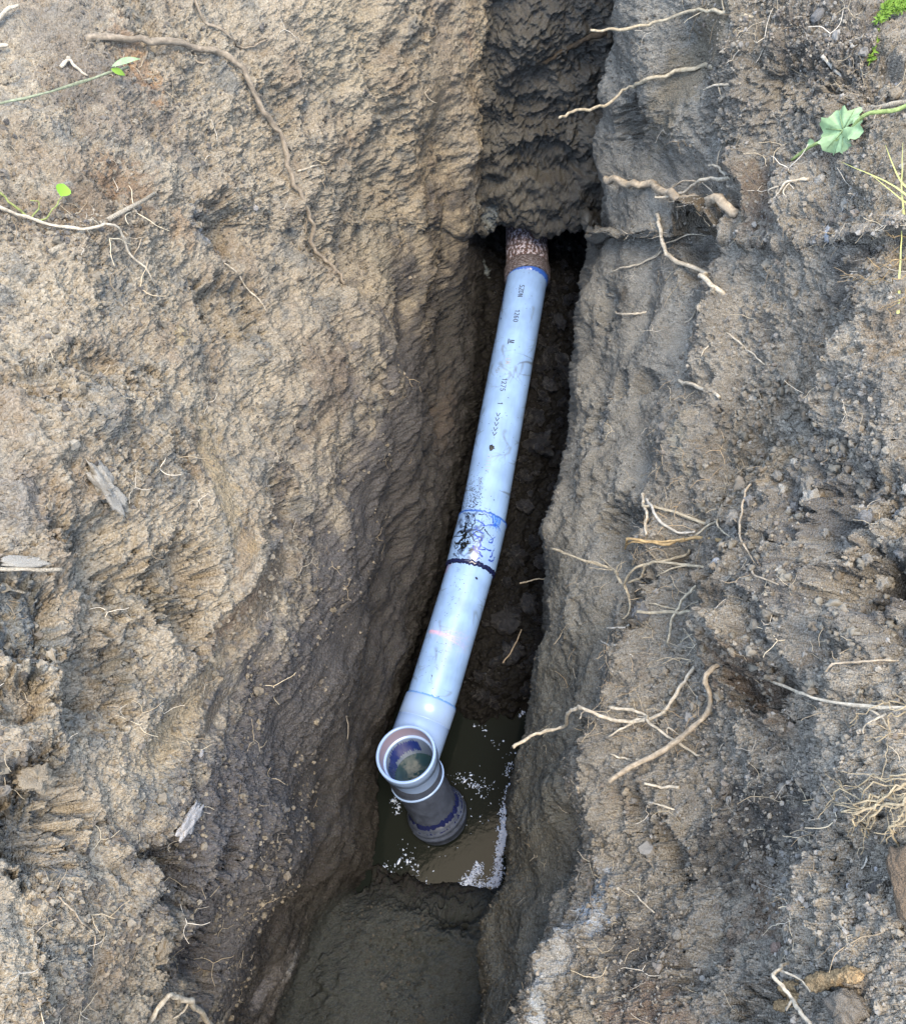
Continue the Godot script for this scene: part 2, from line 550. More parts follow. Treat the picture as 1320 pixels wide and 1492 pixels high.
func make_materials() -> void:
	var g := func(x: float) -> Color: return Color(x, x, x)
	var grain := noise_tex(1024, .06, 51, 4, g.call(.62), g.call(1.0))
	var grit := noise_tex(1024, .11, 52, 4, g.call(.45), g.call(1.0))
	var bump := noise_tex(1024, .05, 53, 5, g.call(0.0), g.call(1.0), FastNoiseLite.TYPE_SIMPLEX, .7)
	var crumbs := noise_tex(1024, .06, 54, 2, g.call(1.0), g.call(0.0), FastNoiseLite.TYPE_CELLULAR, .5)
	var shine := noise_tex(1024, .02, 55, 4, g.call(.25), g.call(1.0))
	M.clay = soil_mat(grain, bump, .92, .3, .6, 3.2)
	M.loam = soil_mat(grit, bump, .95, .25, .7, 3.6)
	M.back = soil_mat(grain, bump, .8, .4, .35, 3.2)
	M.mud = soil_mat(grain, bump, .95, .25, .3, 3.6, shine)
	M.ground = soil_mat(grit, crumbs, .95, .25, .4, 1.0)
	M.root = plain_mat(Color(1, 1, 1), .8, .3, noise_tex(256, .03, 61, 4, g.call(.6), g.call(1.0)), 14.0, bump, .12, true)
	M.bark = plain_mat(Color(1, 1, 1), .9, .25, noise_tex(512, .08, 62, 4, g.call(.5), g.call(1.0)), 8.0, bump, .4, true)
	for e in [["pale_stone", Color(.62, .59, .53)], ["chalk", Color(.78, .76, .76)], ["clod_tan", Color(.50, .43, .33)], ["bluish", Color(.3, .3, .3)], ["blue_stone", Color(.34, .335, .33)], ["brown_stone", Color(.32, .285, .24)], ["dark_stone", Color(.2, .185, .17)], ["blue_white_stone", Color(.55, .58, .63)], ["clod_grey", Color(.44, .41, .36)], ["pink_stone", Color(.46, .34, .28)]]:
		M[e[0]] = plain_mat(e[1], .92, .3, grit, 9.0, bump, .4)
	M.wood = plain_mat(Color(.60, .42, .23), .85, .3, noise_tex(512, .05, 63, 4, g.call(.4), g.call(1.0)), 6.0, bump, .4)
	M.block = plain_mat(Color(.20, .15, .105), .9, .3, grit, 5.0, bump, .3)
	M.leaf = plain_mat(Color(.25, .37, .19), .55, .4, noise_tex(256, .03, 64, 3, g.call(.75), g.call(1.0)), 9.0)
	M.leaf.backlight = Color(.25, .4, .1)
	M.leaf_vein = plain_mat(Color(.34, .46, .22), .6, .3)
	M.lime = plain_mat(Color(.15, .34, .03), .6, .3)
	M.lime.backlight = Color(.25, .5, .05)
	M.moss = plain_mat(Color(.13, .22, .04), .8, .2)
	M.grass = plain_mat(Color(.33, .34, .13), .6, .3)
	M.grass.backlight = Color(.3, .32, .1)
	M.water = plain_mat(Color(.006, .008, .0075), .06, .12, null, 5.0, noise_tex(512, .012, 66, 3, g.call(.3), g.call(.7)), .012)
	M.pool = plain_mat(Color(.015, .04, .055), .06, .5, null, 9.0, noise_tex(256, .02, 67, 2, g.call(.3), g.call(.7)), .15)
	M.foam_and_glints = plain_mat(Color(.15, .21, .35), .35, .6)  # pale blue for bubbles and for the painted sky reflection
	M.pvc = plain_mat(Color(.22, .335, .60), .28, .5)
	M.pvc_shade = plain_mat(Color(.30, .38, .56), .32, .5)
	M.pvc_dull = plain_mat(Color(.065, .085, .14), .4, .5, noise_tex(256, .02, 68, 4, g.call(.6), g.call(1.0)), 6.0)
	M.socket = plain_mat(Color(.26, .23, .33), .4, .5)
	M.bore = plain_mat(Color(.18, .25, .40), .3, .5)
	M.cement = plain_mat(Color(.03, .10, .42), .3, .6)
	M.cement_pale = plain_mat(Color(.10, .24, .58), .35, .6)
	M.cement_deep = plain_mat(Color(.008, .012, .055), .25, .6)
	M.wet_clod = plain_mat(Color(.007, .008, .012), .3, .6, null, 9.0, bump, .3)
	M.smear = plain_mat(Color(.012, .03, .24), .25, .6)
	M.ink = plain_mat(Color(.03, .035, .04), .6, .3)
	M.ink_faint = plain_mat(Color(.30, .33, .38), .6, .3)

# ---------- pipework ----------
# a mesh turned on the axis from a to b: profile points are (distance along in metres, radius)
func lathe(a: Vector3, b: Vector3, profile: Array, sides := 72, from := 0.0, to := TAU, wobble := 0.0) -> ArrayMesh:
	var y := (b - a).normalized()
	var x := y.cross(Vector3.UP)
	if x.length() < .05:
		x = y.cross(Vector3(0, 0, 1))
	x = x.normalized()
	var z := x.cross(y)         # towards the sky when the axis lies down
	if z.y < 0.0:
		z = -z
		x = -x
	var total := 0.0
	var lens := [0.0]
	for i in range(1, profile.size()):
		total += Vector2(profile[i][0], profile[i][1]).distance_to(Vector2(profile[i - 1][0], profile[i - 1][1]))
		lens.append(total)
	var nz := noise(FastNoiseLite.TYPE_SIMPLEX, 2.0, 5, 3)
	var st := begin()
	var place := func(i: int, s: int) -> void:
		var t := from + (to - from) * s / sides
		var r: float = profile[i][1]
		var along: float = profile[i][0] + wobble * nz.get_noise_2d(s * 5.0 / sides * 6.0, 3.0 + lens[i] * 4.0)
		st.set_uv(Vector2(float(s) / sides, lens[i] / maxf(total, .0001)))
		st.add_vertex(a + y * along + (z * -cos(t) + x * sin(t)) * r)
	for i in profile.size() - 1:
		st.set_smooth_group(i if profile[i].size() > 2 else 0)
		for s in sides:
			for q in [[i, s], [i + 1, s], [i, s + 1], [i, s + 1], [i + 1, s], [i + 1, s + 1]]:
				place.call(q[0], q[1])
	st.index()
	st.generate_normals()
	var m := st.commit()
	return m

# cut the far end of a sleeve back to where it meets the two upright barrels
func saddle(m: ArrayMesh, y: Vector3, from: Vector3, reach: float, p1: Vector3, d1: Vector3, p2: Vector3, d2: Vector3) -> ArrayMesh:
	var a := m.surface_get_arrays(0)
	var v: PackedVector3Array = a[Mesh.ARRAY_VERTEX]
	for i in v.size():
		if (v[i] - from).dot(y) > reach - .001:
			var t := -.11
			while t < 0.0:
				var q := v[i] + y * t
				var e1 := q - p1
				var e2 := q - p2
				if minf((e1 - d1 * e1.dot(d1)).length(), (e2 - d2 * e2.dot(d2)).length()) < .0535:
					break
				t += .001
			v[i] += y * t
	a[Mesh.ARRAY_VERTEX] = v
	var out := ArrayMesh.new()
	out.add_surface_from_arrays(Mesh.PRIMITIVE_TRIANGLES, a)
	return out

func speck(im: Image, x: float, y: float, r: float, col: Color) -> void:
	for i in range(-int(r) - 1, int(r) + 2):
		for j in range(-int(r) - 1, int(r) + 2):
			var d := sqrt(i * i + j * j) / r
			if d < 1.15:
				var px := posmod(int(x) + i, im.get_width())
				var py := clampi(int(y) + j, 0, im.get_height() - 1)
				im.set_pixel(px, py, im.get_pixel(px, py).lerp(col, col.a * smoothstep(1.15, .5, d)))

func vein(im: Image, x: float, y: float, ang: float, len_: int, r: float, col: Color, turn := .5) -> void:
	for k in len_:
		ang += rng.randf_range(-turn, turn)
		x += cos(ang) * 2.0
		y += sin(ang) * 2.0
		speck(im, x, y, maxf(.7, r * (1.0 - .7 * k / len_) * rng.randf_range(.6, 1.2)), col)
		if r > 1.6 and rng.randf() < .05:
			vein(im, x, y, ang + rng.randf_range(-1.6, 1.6), len_ / 2, r * .55, col, turn)

func pipe_image(w: int, h: int, base: Color, seed_: int) -> Image:
	var im := Image.create(w, h, false, Image.FORMAT_RGB8)
	var a := noise(FastNoiseLite.TYPE_SIMPLEX, .006, seed_, 4)
	var b := noise(FastNoiseLite.TYPE_SIMPLEX, .05, seed_ + 1, 3)
	for y in h:
		for x in w:
			var k := 1.0 + a.get_noise_2d(x, y) * .06 + b.get_noise_2d(x, y * .2) * .025
			im.set_pixel(x, y, Color(base.r * k, base.g * k, base.b * k))
	return im

func tex_mat(im: Image, rough: float, bump := false) -> StandardMaterial3D:
	var m := StandardMaterial3D.new()
	m.albedo_texture = ImageTexture.create_from_image(im)
	m.roughness = rough
	m.metallic_specular = .5
	return m

func words(parent: Node, text: String, size: float, at: Vector3, along: Vector3, up: Vector3, mat: Material, called := "printed_marking") -> void:
	var t := TextMesh.new()
	var f := SystemFont.new()
	f.font_names = PackedStringArray(["Droid Sans Mono"])
	t.font = f
	t.text = text
	t.font_size = 32
	t.pixel_size = size / 24.0
	t.depth = .0006
	var o := obj(called, t, mat, parent)
	o.basis = Basis(along, up.cross(along).normalized(), up)
	o.position = at

func make_pipes() -> void:
	rng.seed = 42
	var a := Vector3(0.2443, 0, -1.5412)
	var b := Vector3(0.0688, 0, -0.8378)
	var c := Vector3(0.0305, 0, -0.7149)
	var d := Vector3(-0.077, 0, -0.4162)
	var e := Vector3(-0.106, 0, -0.3468)
	var base := Vector3(-0.0819, -0.1356, -0.1948)
	var mid := Vector3(-0.1168, -0.0129, -0.2615)
	var rim := Vector3(-0.1304, 0.0994, -0.2925)
	var t := thing("drain_pipe", "long pale bluish white plastic drain pipe with a bend and an open upright tee", "drain pipe", a)
	var rel := func(v: Vector3) -> Vector3: return v - a
	a = Vector3.ZERO
	b = rel.call(b); c = rel.call(c); d = rel.call(d); e = rel.call(e); base = rel.call(base); mid = rel.call(mid); rim = rel.call(rim)
	var white := Color(.48, .605, .80)
	# upper straight length
	var im := pipe_image(512, 1400, white, 5)
	var black := Color(.12, .13, .15, .95)
	for k in 90:
		speck(im, rng.randf_range(120, 400), rng.randf_range(0, 1400), rng.randf_range(.6, 2.4), black)
	for k in 330:
		var y := 1400.0 - absf(rng.randfn(0.0, 90.0))
		speck(im, rng.randfn(205.0, 26.0), y, rng.randf_range(.7, 3.0), Color(.1, .11, .12, .85))
	for k in 26:
		vein(im, rng.randfn(200, 24), 1400.0 - absf(rng.randfn(0, 90.0)), rng.randf() * TAU, 9, 1.6, Color(.12, .13, .14, .8), .8)
	for k in 5:
		vein(im, 138 + k * 4, 150 + k * 14, 1.9, 14, 6.0, Color(.2, .36, .72, .55), .3)
	for k in 3:
		speck(im, 168 + k * 3, 330 + k * 4, 4.0, Color(.15, .22, .4, .9))
	for k in 40:
		speck(im, rng.randfn(232, 9), rng.randfn(655, 16), 5.0, Color(.55, .62, .66, .16))
	for k in 30:
		speck(im, rng.randfn(210, 5), rng.randfn(640, 22), 4.0, Color(.38, .42, .47, .22))
	for k in 26:
		vein(im, rng.randf_range(60, 450), rng.randf_range(0, 1400), rng.randf_range(1.2, 1.9), 50, 9.0, Color(.34, .34, .33, .05), .15)
	for k in 14:
		vein(im, [120.0, 400.0][k % 2] + rng.randfn(0, 12), rng.randf_range(0, 1400), rng.randf_range(1.4, 1.7), 80, 12.0, Color(.2, .19, .17, .10), .1)
	var R := .0545
	var ab := a.distance_to(b)
	var m1 := tex_mat(im, .3)
	obj("pipe_length", lathe(a, b, [[-.02, R], [ab + .01, R]], 96), m1, t)
	var cd := c.distance_to(d)
	var im2 := pipe_image(512, 768, white, 9)
	for k in 70:
		speck(im2, rng.randfn(240.0, 30.0), rng.randf_range(0, 768), rng.randf_range(.6, 2.2), black)
	for k in 24:
		vein(im2, rng.randfn(236, 14), rng.randf_range(60, 700), rng.randf() * TAU, 8, 1.3, Color(.15, .16, .2, .7), .7)
	for k in 60:
		speck(im2, rng.randfn(158, 11), absf(rng.randfn(40, 24)), 9.0, Color(.80, .58, .76, .10))
	for k in 20:
		vein(im2, 175 + rng.randf_range(-6, 6), 420 + rng.randf_range(-10, 10), .12, 80, 5.0, Color(.86, .66, .78, .05), .08)
	vein(im2, 170, 425, -.3, 90, 1.2, Color(.7, .5, .62, .5), .06)
	for k in 3:
		speck(im2, 173 + k, 36 + k, 5.0, Color(.08, .08, .2, .9))
		speck(im2, 292 + k, 92 + k * 2, 5.0, Color(.06, .07, .12, .9))
	vein(im2, 240, 640, 1.0, 24, 1.6, Color(.1, .1, .1, .9), .3)
	for k in 10:
		vein(im2, [125.0, 395.0][k % 2] + rng.randfn(0, 10), rng.randf_range(0, 768), rng.randf_range(1.4, 1.7), 60, 12.0, Color(.2, .19, .17, .10), .1)
	for k in 14:
		vein(im2, rng.randf_range(80, 420), rng.randf_range(0, 768), rng.randf_range(1.2, 1.9), 40, 8.0, Color(.34, .34, .33, .05), .15)
	obj("pipe_length", lathe(c, d, [[-.01, R], [cd + .01, R]], 96), tex_mat(im2, .3), t)
	# the bend: two short sleeves meeting at a slight angle, mud-veined
	var im3 := pipe_image(640, 256, white, 13)
	for k in 16:
		vein(im3, rng.randfn(290, 50), rng.randf_range(20, 240), rng.randf() * TAU, 30, 11.0, Color(.16, .2, .3, .10), .3)
	for k in 20:
		vein(im3, rng.randfn(285, 40), rng.randf_range(20, 240), rng.randf() * TAU, 30, 3.2, Color(.05, .07, .11, .8), .5)
	for k in 16:
		vein(im3, rng.randfn(372, 24), rng.randf_range(30, 240), rng.randf() * TAU, 28, 4.0, Color(.1, .2, .6, .8), .5)
	for k in 9:
		vein(im3, rng.randfn(270, 16), rng.randfn(140, 24), rng.randf() * TAU, 20, 6.0, Color(.03, .04, .05, .95), .6)
	for k in 7:
		vein(im3, 366 + k * 7, 6, 1.57, 22 + k * 3, 4.0, Color(.2, .42, .8, .6), .15)
	vein(im3, 205, 150, 2.2, 60, 2.4, Color(.05, .07, .1, .9), .12)
	vein(im3, 195, 130, .0, 40, 4.0, Color(.05, .07, .1, .9), .3)
	for k in 200:
		speck(im3, rng.randfn(285, 60), rng.randf_range(0, 256), rng.randf_range(.6, 2.0), Color(.1, .1, .12, .8))
	var bc := b.distance_to(c)
	var RC := .0582
	var bm := b.lerp(c, .5) + Vector3(.004, 0, .0)
	var bend := obj("bend_sleeve", lathe(b, c, [[0, R], [0, RC - .001], [.002, RC], [bc * .5, RC + .0006], [bc - .002, RC], [bc, RC - .001], [bc, R]], 96), tex_mat(im3, .32), t)
	obj("cement_bead", lathe(b, c, [[-.0035, R - .0005], [-.0025, R + .0024], [.0, RC + .0010], [.0025, RC + .0010], [.0035, RC - .0008]], 96, 0, TAU, .003), M.cement, t)
	obj("cement_bead", lathe(b, c, [[bc - .006, RC - .0008], [bc - .004, RC + .0012], [bc + .001, RC + .0012], [bc + .004, R + .0024], [bc + .006, R - .0008]], 96, 0, TAU, .004), M.cement_deep, t)
	# joint with the old pipe
	obj("cement_bead", lathe(a, b, [[-.004, R + .0012], [-.001, R + .0026], [.009, R + .0020], [.013, R - .0006]], 96, 0, TAU, .005), M.cement, t)
	# sleeve of the tee
	var ux := (e - d).normalized()
	obj("cement_bead", lathe(d, e, [[-.0035, R], [-.002, R + .0024], [.001, R + .0028], [.0025, R + .003]], 96, 0, TAU, .003), M.cement_pale, t)
	var de := d.distance_to(mid)
	var look: Vector3 = (Vector3(0, 1.95, 0) - Vector3(-0.1304, 0.0994, -0.2925)).normalized()
	var up := (mid - base).normalized()
	var ha := (up * .6 + look * .4).normalized()
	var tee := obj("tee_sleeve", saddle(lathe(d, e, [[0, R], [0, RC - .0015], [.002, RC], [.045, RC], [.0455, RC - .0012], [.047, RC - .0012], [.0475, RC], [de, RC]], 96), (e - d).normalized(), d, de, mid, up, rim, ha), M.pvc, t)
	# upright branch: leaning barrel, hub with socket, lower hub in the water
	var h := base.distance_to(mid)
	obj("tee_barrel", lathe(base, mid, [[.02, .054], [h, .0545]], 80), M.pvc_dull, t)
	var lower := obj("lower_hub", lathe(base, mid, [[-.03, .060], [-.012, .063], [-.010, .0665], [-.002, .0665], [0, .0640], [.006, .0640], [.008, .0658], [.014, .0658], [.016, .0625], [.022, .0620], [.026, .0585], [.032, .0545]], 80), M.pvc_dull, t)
	obj("cement_bead", lathe(base, mid, [[.024, .0592], [.030, .0572], [.036, .0553], [.039, .0542]], 80, 0, TAU, .008), M.cement_deep, lower)
	obj("cement_bead", lathe(base, mid, [[.0145, .0636], [.0175, .0622], [.021, .0608]], 80, .9, 4.6, .006), M.cement_deep, lower)
	var hub_foot := mid - up * .006
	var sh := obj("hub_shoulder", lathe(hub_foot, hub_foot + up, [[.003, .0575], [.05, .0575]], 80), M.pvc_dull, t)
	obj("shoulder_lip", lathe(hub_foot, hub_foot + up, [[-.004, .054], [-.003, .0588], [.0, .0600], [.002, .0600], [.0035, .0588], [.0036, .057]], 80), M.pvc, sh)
	var top := rim
	var under := top - ha
	obj("open_hub", lathe(under, top, [[.915, .0545], [.95, .0560], [.962, .0585], [.966, .0592], [.968, .0617], [.985, .0622], [.9955, .0624], [.9985, .0622], [1.0, .0610], [1.0, .0575], [.9985, .0563], [.9960, .0558]], 96), M.pvc, t)
	var sock := obj("hub_socket", lathe(under, top, [[.9975, .0560], [.962, .0545]], 96), M.socket, t)
	obj("socket_ledge", lathe(under, top, [[.9625, .0547], [.9615, .0538], [.9615, .0508], [.9605, .0502], [.957, .050]], 96), M.pvc, sock)
	obj("bore", lathe(under, top, [[.9575, .050], [.80, .050]], 96), M.bore, t)
	var hx := ha.cross(Vector3.UP).normalized()
	var hz := hx.cross(ha)
	if hz.y < 0.0:
		hz = -hz
		hx = -hx
	var far_side := Vector3(-.45, 0, -.9)
	var t0 := atan2(far_side.dot(hx), -far_side.dot(hz))
	obj("primer_smear", lathe(under, top, [[.948, .0494], [.925, .0494], [.905, .0494], [.896, .0494]], 60, t0 - .75, t0 + .75, .016), M.smear, t)
	obj("primer_smear", lathe(under, top, [[.935, .0492], [.915, .0492], [.878, .0492]], 40, t0 - 1.5 if hx.dot(Vector3(1, 0, 0)) > 0.0 else t0 + .6, t0 - .6 if hx.dot(Vector3(1, 0, 0)) > 0.0 else t0 + 1.5, .012), M.smear, t)
	var disc := obj("standing_water", lathe(under, top, [[.875, .0498], [.8752, .03], [.875, .0002]], 64), M.pool, t)
	# printing along the upper length
	var y := (b - a).normalized()
	var side := y.cross(Vector3.UP).normalized()
	var n := (Vector3.UP + side * .12).normalized()
	n = (n - y * n.dot(y)).normalized()
	var line := [["SZON", .085, .0125, "ink"], ["1260", .165, .0125, "ink"], ["M", .245, .0135, "ink"], ["LN", .305, .0125, "ink_faint"], ["1275", .375, .0125, "ink"], ["1", .430, .0125, "ink"], [">>>>>", .490, .0170, "ink"]]
	for w in line:
		words(t, w[0], w[2], a + y * w[1] + n * (R + .0007), y, n, M[w[3]])
	words(t, "_", .02, a + y * .245 + n * (R + .0007) + side * -.004, y, n, M.ink)
	var blot := obj("ink_blot", rock_mesh(9, Vector3(.007, .0009, .009), 2, .6, 1.6), M.ink, t)
	blot.position = a + y * .555 + n * R
	blot.basis = Basis(side, n, side.cross(n))
	for k in 6:
		words(t, "|", .009, a + y * (.575 + .008 * k) + n * (R + .0007), y, n, M.ink_faint)
	# the old pipe under the end wall
	var far := Vector3(0.279, 0, -1.6825) + Vector3(.0, .0, -.26)
	var a0 := Vector3(0.2443, 0, -1.5412)
	var o := thing("old_pipe", "old rusty speckled pipe end under the end wall with the pale pipe in it", "drain pipe", a0)
	var im4 := Image.create(512, 512, false, Image.FORMAT_RGB8)
	var n1 := noise(FastNoiseLite.TYPE_SIMPLEX, .055, 71, 5, .65)
	var n2 := noise(FastNoiseLite.TYPE_CELLULAR, .06, 72)
	for yy in 512:
		for xx in 512:
			var q := n1.get_noise_2d(xx, yy * .7) + n2.get_noise_2d(xx, yy) * .4 + .2
			var cc := Color(.27, .245, .26).lerp(Color(.66, .65, .71), smoothstep(-.15, .15, q)).lerp(Color(.30, .215, .2), smoothstep(.05, .35, n1.get_noise_2d(xx + 300, yy)))
			im4.set_pixel(xx, yy, cc)
	var om := tex_mat(im4, .6)
	var al := (far - a0).normalized()
	obj("pipe_wall", lathe(Vector3.ZERO, far - a0, [[.01, .0578], [.05, .0578], [.40, .058]], 72), om, o)
	var im5 := im4.duplicate()
	im5.adjust_bcs(.75, 1.0, .9)
	obj("pipe_collar", lathe(Vector3.ZERO, far - a0, [[-.004, .0555], [-.004, .0606], [-.002, .0622], [.004, .0628], [.026, .0628], [.031, .0612], [.036, .059]], 72), tex_mat(im5, .6), o)

# ---------- plants ----------
func blade(st: SurfaceTool, pts: PackedVector3Array, w: float, up: Vector3) -> void:
	var n := pts.size()
	for i in n - 1:
		var d := (pts[i + 1] - pts[i]).normalized()
		var s := d.cross(up).normalized()
		var w0 := w * (1.0 - float(i) / (n - 1) * .9)
		var w1 := w * (1.0 - float(i + 1) / (n - 1) * .9)
		var fold := up * w * .3
		for q in [pts[i] - s * w0 + fold, pts[i + 1] - s * w1 + fold, pts[i], pts[i], pts[i + 1] - s * w1 + fold, pts[i + 1], pts[i], pts[i + 1], pts[i] + s * w0 + fold, pts[i] + s * w0 + fold, pts[i + 1], pts[i + 1] + s * w1 + fold]:
			st.add_vertex(q)

func lobed_leaf(r: float, lobes: int, seed_: int) -> ArrayMesh:
	var st := begin()
	var q := RandomNumberGenerator.new()
	q.seed = seed_
	var n := lobes * 8
	var rim := []
	var mid := []
	for i in n + 1:
		var t := float(i) / n
		var a := lerpf(-2.5, 2.5, t)
		var big := absf(sin(t * lobes * PI))
		var rr := r * (.74 + .26 * pow(big, .5)) * (1.0 + .07 * sin(t * lobes * PI * 6.0)) * (1.0 - .25 * absf(a) / 2.5)
		rim.append(Vector3(sin(a) * rr, r * (.2 * sin(t * lobes * TAU + .7) + .22 * cos(a * 1.3)), cos(a) * rr))
		mid.append(Vector3(sin(a) * rr * .55, r * (.05 * sin(t * lobes * TAU) + .05), cos(a) * rr * .55))
	for i in n:
		for v in [Vector3.ZERO, mid[i], mid[i + 1], mid[i], rim[i], mid[i + 1], mid[i + 1], rim[i], rim[i + 1]]:
			st.add_vertex(v)
	return finish(st)

func oval_leaf(l: float, w: float) -> ArrayMesh:
	var st := begin()
	for i in 8:
		var t0 := i / 8.0
		var t1 := (i + 1) / 8.0
		var w0 := w * sin(pow(t0, .8) * PI)
		var w1 := w * sin(pow(t1, .8) * PI)
		var a := Vector3(0, sin(t0 * 2.6) * l * .12, t0 * l)
		var b := Vector3(0, sin(t1 * 2.6) * l * .12, t1 * l)
		for s in [-1.0, 1.0]:
			var p := a + Vector3(w0 * s, w0 * .4, 0)
			var q := b + Vector3(w1 * s, w1 * .4, 0)
			for v in ([a, b, p, p, b, q] if s > 0 else [a, p, b, b, p, q]):
				st.add_vertex(v)
	return finish(st)

func set_on(o: MeshInstance3D, at: Vector3, up: Vector3, forward: Vector3) -> void:
	var y := up.normalized()
	var z := (forward - y * forward.dot(y)).normalized()
	o.basis = Basis(y.cross(z), y, z)
	o.position = at

func make_plants() -> void:
	# lobed leaf on its stalk
	var s := surf(11.3908, 3.5927)
	var o := thing("leafy_seedling", "fleshy lobed pale green leaf on its stalk by the woody twig", "plant", s[0])
	var toward: Vector3 = surf(10.9865, 3.8046)[0] - s[0]
	var leaf := obj("leaf", lobed_leaf(.040, 5, 4), M.leaf, o)
	var ca: Vector3 = surf(11.7139, 3.5928)[0] + s[1] * .022
	set_on(leaf, surf(11.4485, 3.642)[0] + s[1] * .026 - s[0], s[1] + Vector3(-.2, .3, .2), toward + Vector3(0, .0, -.02))
	for k in 5:
		var vn := begin()
		var ang := lerpf(-2.0, 2.0, k / 4.0)
		var tip := Vector3(sin(ang), .12, cos(ang)) * .031
		tube(vn, PackedVector3Array([Vector3(0, .0006, 0), tip * .5 + Vector3(0, .0006, 0), tip]), PackedFloat32Array([.0011, .0008, .0004]), 5, Color(.30, .42, .2), 0.0)
		obj("leaf_vein", finish(vn), M.root, leaf)
	var leaf2 := obj("leaf", lobed_leaf(.022, 3, 7), M.leaf, o)
	set_on(leaf2, surf(11.6428, 3.592)[0] + s[1] * .02 - s[0], s[1] + Vector3(.3, .2, .2), surf(11.7151, 3.8506)[0] - surf(11.6428, 3.571)[0])
	var stalk := begin()
	var line := PackedVector3Array()
	for e in [[11.9721, 3.3695, .012], [11.8731, 3.4821, .018], [11.7009, 3.571, .024], [11.3843, 3.7812, .022], [11.0341, 3.9804, .018], [10.7248, 4.1799, .008]]:
		var q := surf(e[0], e[1])
		line.append(q[0] + q[1] * e[2] - s[0])
	tube(stalk, smooth_path(line, 6, .001, 3), PackedFloat32Array(range(31).map(func(k): return .0034 - k * .00004)), 8, Color(.32, .42, .16), .2)
	obj("stalk", finish(stalk), M.root, o)
	var bud := obj("leaf_bud", oval_leaf(.02, .005), M.leaf, o)
	set_on(bud, surf(11.0507, 3.9606)[0] + s[1] * .02 - s[0], s[1], surf(10.825, 3.904)[0] - surf(11.0507, 3.9606)[0])
	# bright round leaf of the little seedling
	var p := surf(1.2941, 5.0021)
	var b := obj("round_leaf", oval_leaf(.019, .010), M.lime, self)
	set_on(b, p[0] + p[1] * .02, p[1] + Vector3(.3, 0, .3), surf(1.3006, 4.7385)[0] - p[0])
	tag(b, "single bright lime green leaf at the tip of the looping seedling stem", "leaf")
	# bud of the long green stem
	var g := surf(1.5957, 3.066)
	var bud_root := thing("leafy_bud", "narrow pale green leaf bud at the end of the straight stem", "leaf", g[0])
	var f := obj("bud_leaf", oval_leaf(.052, .0048), M.leaf, bud_root)
	set_on(f, g[1] * .025, g[1], surf(1.8513, 2.9773)[0] - g[0])
	var f2 := obj("bud_leaf", oval_leaf(.022, .005), M.moss, bud_root)
	set_on(f2, g[1] * .02, g[1] + Vector3(0, -.3, .3), surf(1.7096, 3.1405)[0] - g[0])
	# moss sprig
	var ms := surf(11.7729, 2.0713)
	var mo := thing("moss_sprig", "bright green moss sprig in the top corner of the loam", "moss", ms[0])
	rng.seed = 5
	for e in [[11.9136, 1.9591, 11.7981, 2.0603, 11.7036, 2.43], [11.9212, 2.0357, 11.8259, 2.0213, 11.7235, 2.1422], [11.9275, 1.9191, 11.8427, 1.9513, 11.7775, 2.0273]]:
		var q := PackedVector3Array()
		for k in 3:
			var w := surf(e[k * 2], e[k * 2 + 1])
			q.append(w[0] + w[1] * .012 - ms[0])
		var c := smooth_path(q, 12, .003, 8)
		var st := begin()
		for i in c.size():
			for k in 7:
				var dir := Vector3(rng.randf_range(-1, 1), rng.randf_range(-.3, 1), rng.randf_range(-1, 1)).normalized()
				blade(st, PackedVector3Array([c[i], c[i] + dir * .005, c[i] + dir * .009 + Vector3(0, -.001, 0)]), .0016, Vector3(.3, .8, .4))
		obj("frond", finish(st), M.moss, mo)
	# yellow green grass blades at the edge
	var gr := surf(11.9164, 4.5144)
	var go := thing("grass_tuft", "yellow green grass blades bent over beside the edge", "grass", gr[0])
	for e in [[11.9734, 4.5861, 11.8585, 4.3902, 11.5746, 4.1886, .0018], [11.9735, 4.618, 11.889, 4.4896, 11.7678, 4.3734, .0015], [11.9241, 4.8654, 11.9127, 4.4371, 11.9245, 4.1164, .0016], [11.912, 8.2308, 11.9146, 7.4719, 11.9203, 4.6756, .0018], [11.9732, 4.425, 11.9021, 4.343, 11.84, 4.1043, .002]]:
		var q := PackedVector3Array()
		for k in 3:
			var w := surf(e[k * 2], e[k * 2 + 1])
			q.append(w[0] + w[1] * (.008 + .012 * k) - gr[0])
		var st := begin()
		blade(st, smooth_path(q, 8, .001, 4), e[6], gr[1])
		obj("grass_blade", finish(st), M.grass, go)
	# fibrous root crowns at the right edge
	fibres("fibrous_crown", "thick cream fibrous root crown low at the loam edge", [[12, 13.1583, 11.8383, 13.3638, 11.2934, 13.3166, 1.6], [12, 13.2371, 11.8652, 13.4881, 11.7686, 13.6026, 2.2], [12, 13.3161, 11.9124, 13.5366, 11.7626, 13.6698, 2.0], [12, 13.1583, 11.9109, 13.1366, 11.7102, 13.0373, 1.4], [11.9912, 13.3931, 11.9299, 13.6651, 11.905, 13.9567, 2.0], [12, 13.0794, 11.8884, 13.2514, 11.6842, 13.1963, 1.3], [12, 13.1977, 11.8645, 13.3671, 11.7804, 13.4877, 2.2], [12, 13.2766, 11.9032, 13.4536, 11.807, 13.7072, 1.6], [12, 13.3558, 11.9501, 13.6273, 11.9386, 13.8511, 1.5]], Color(.50, .41, .27), 30)
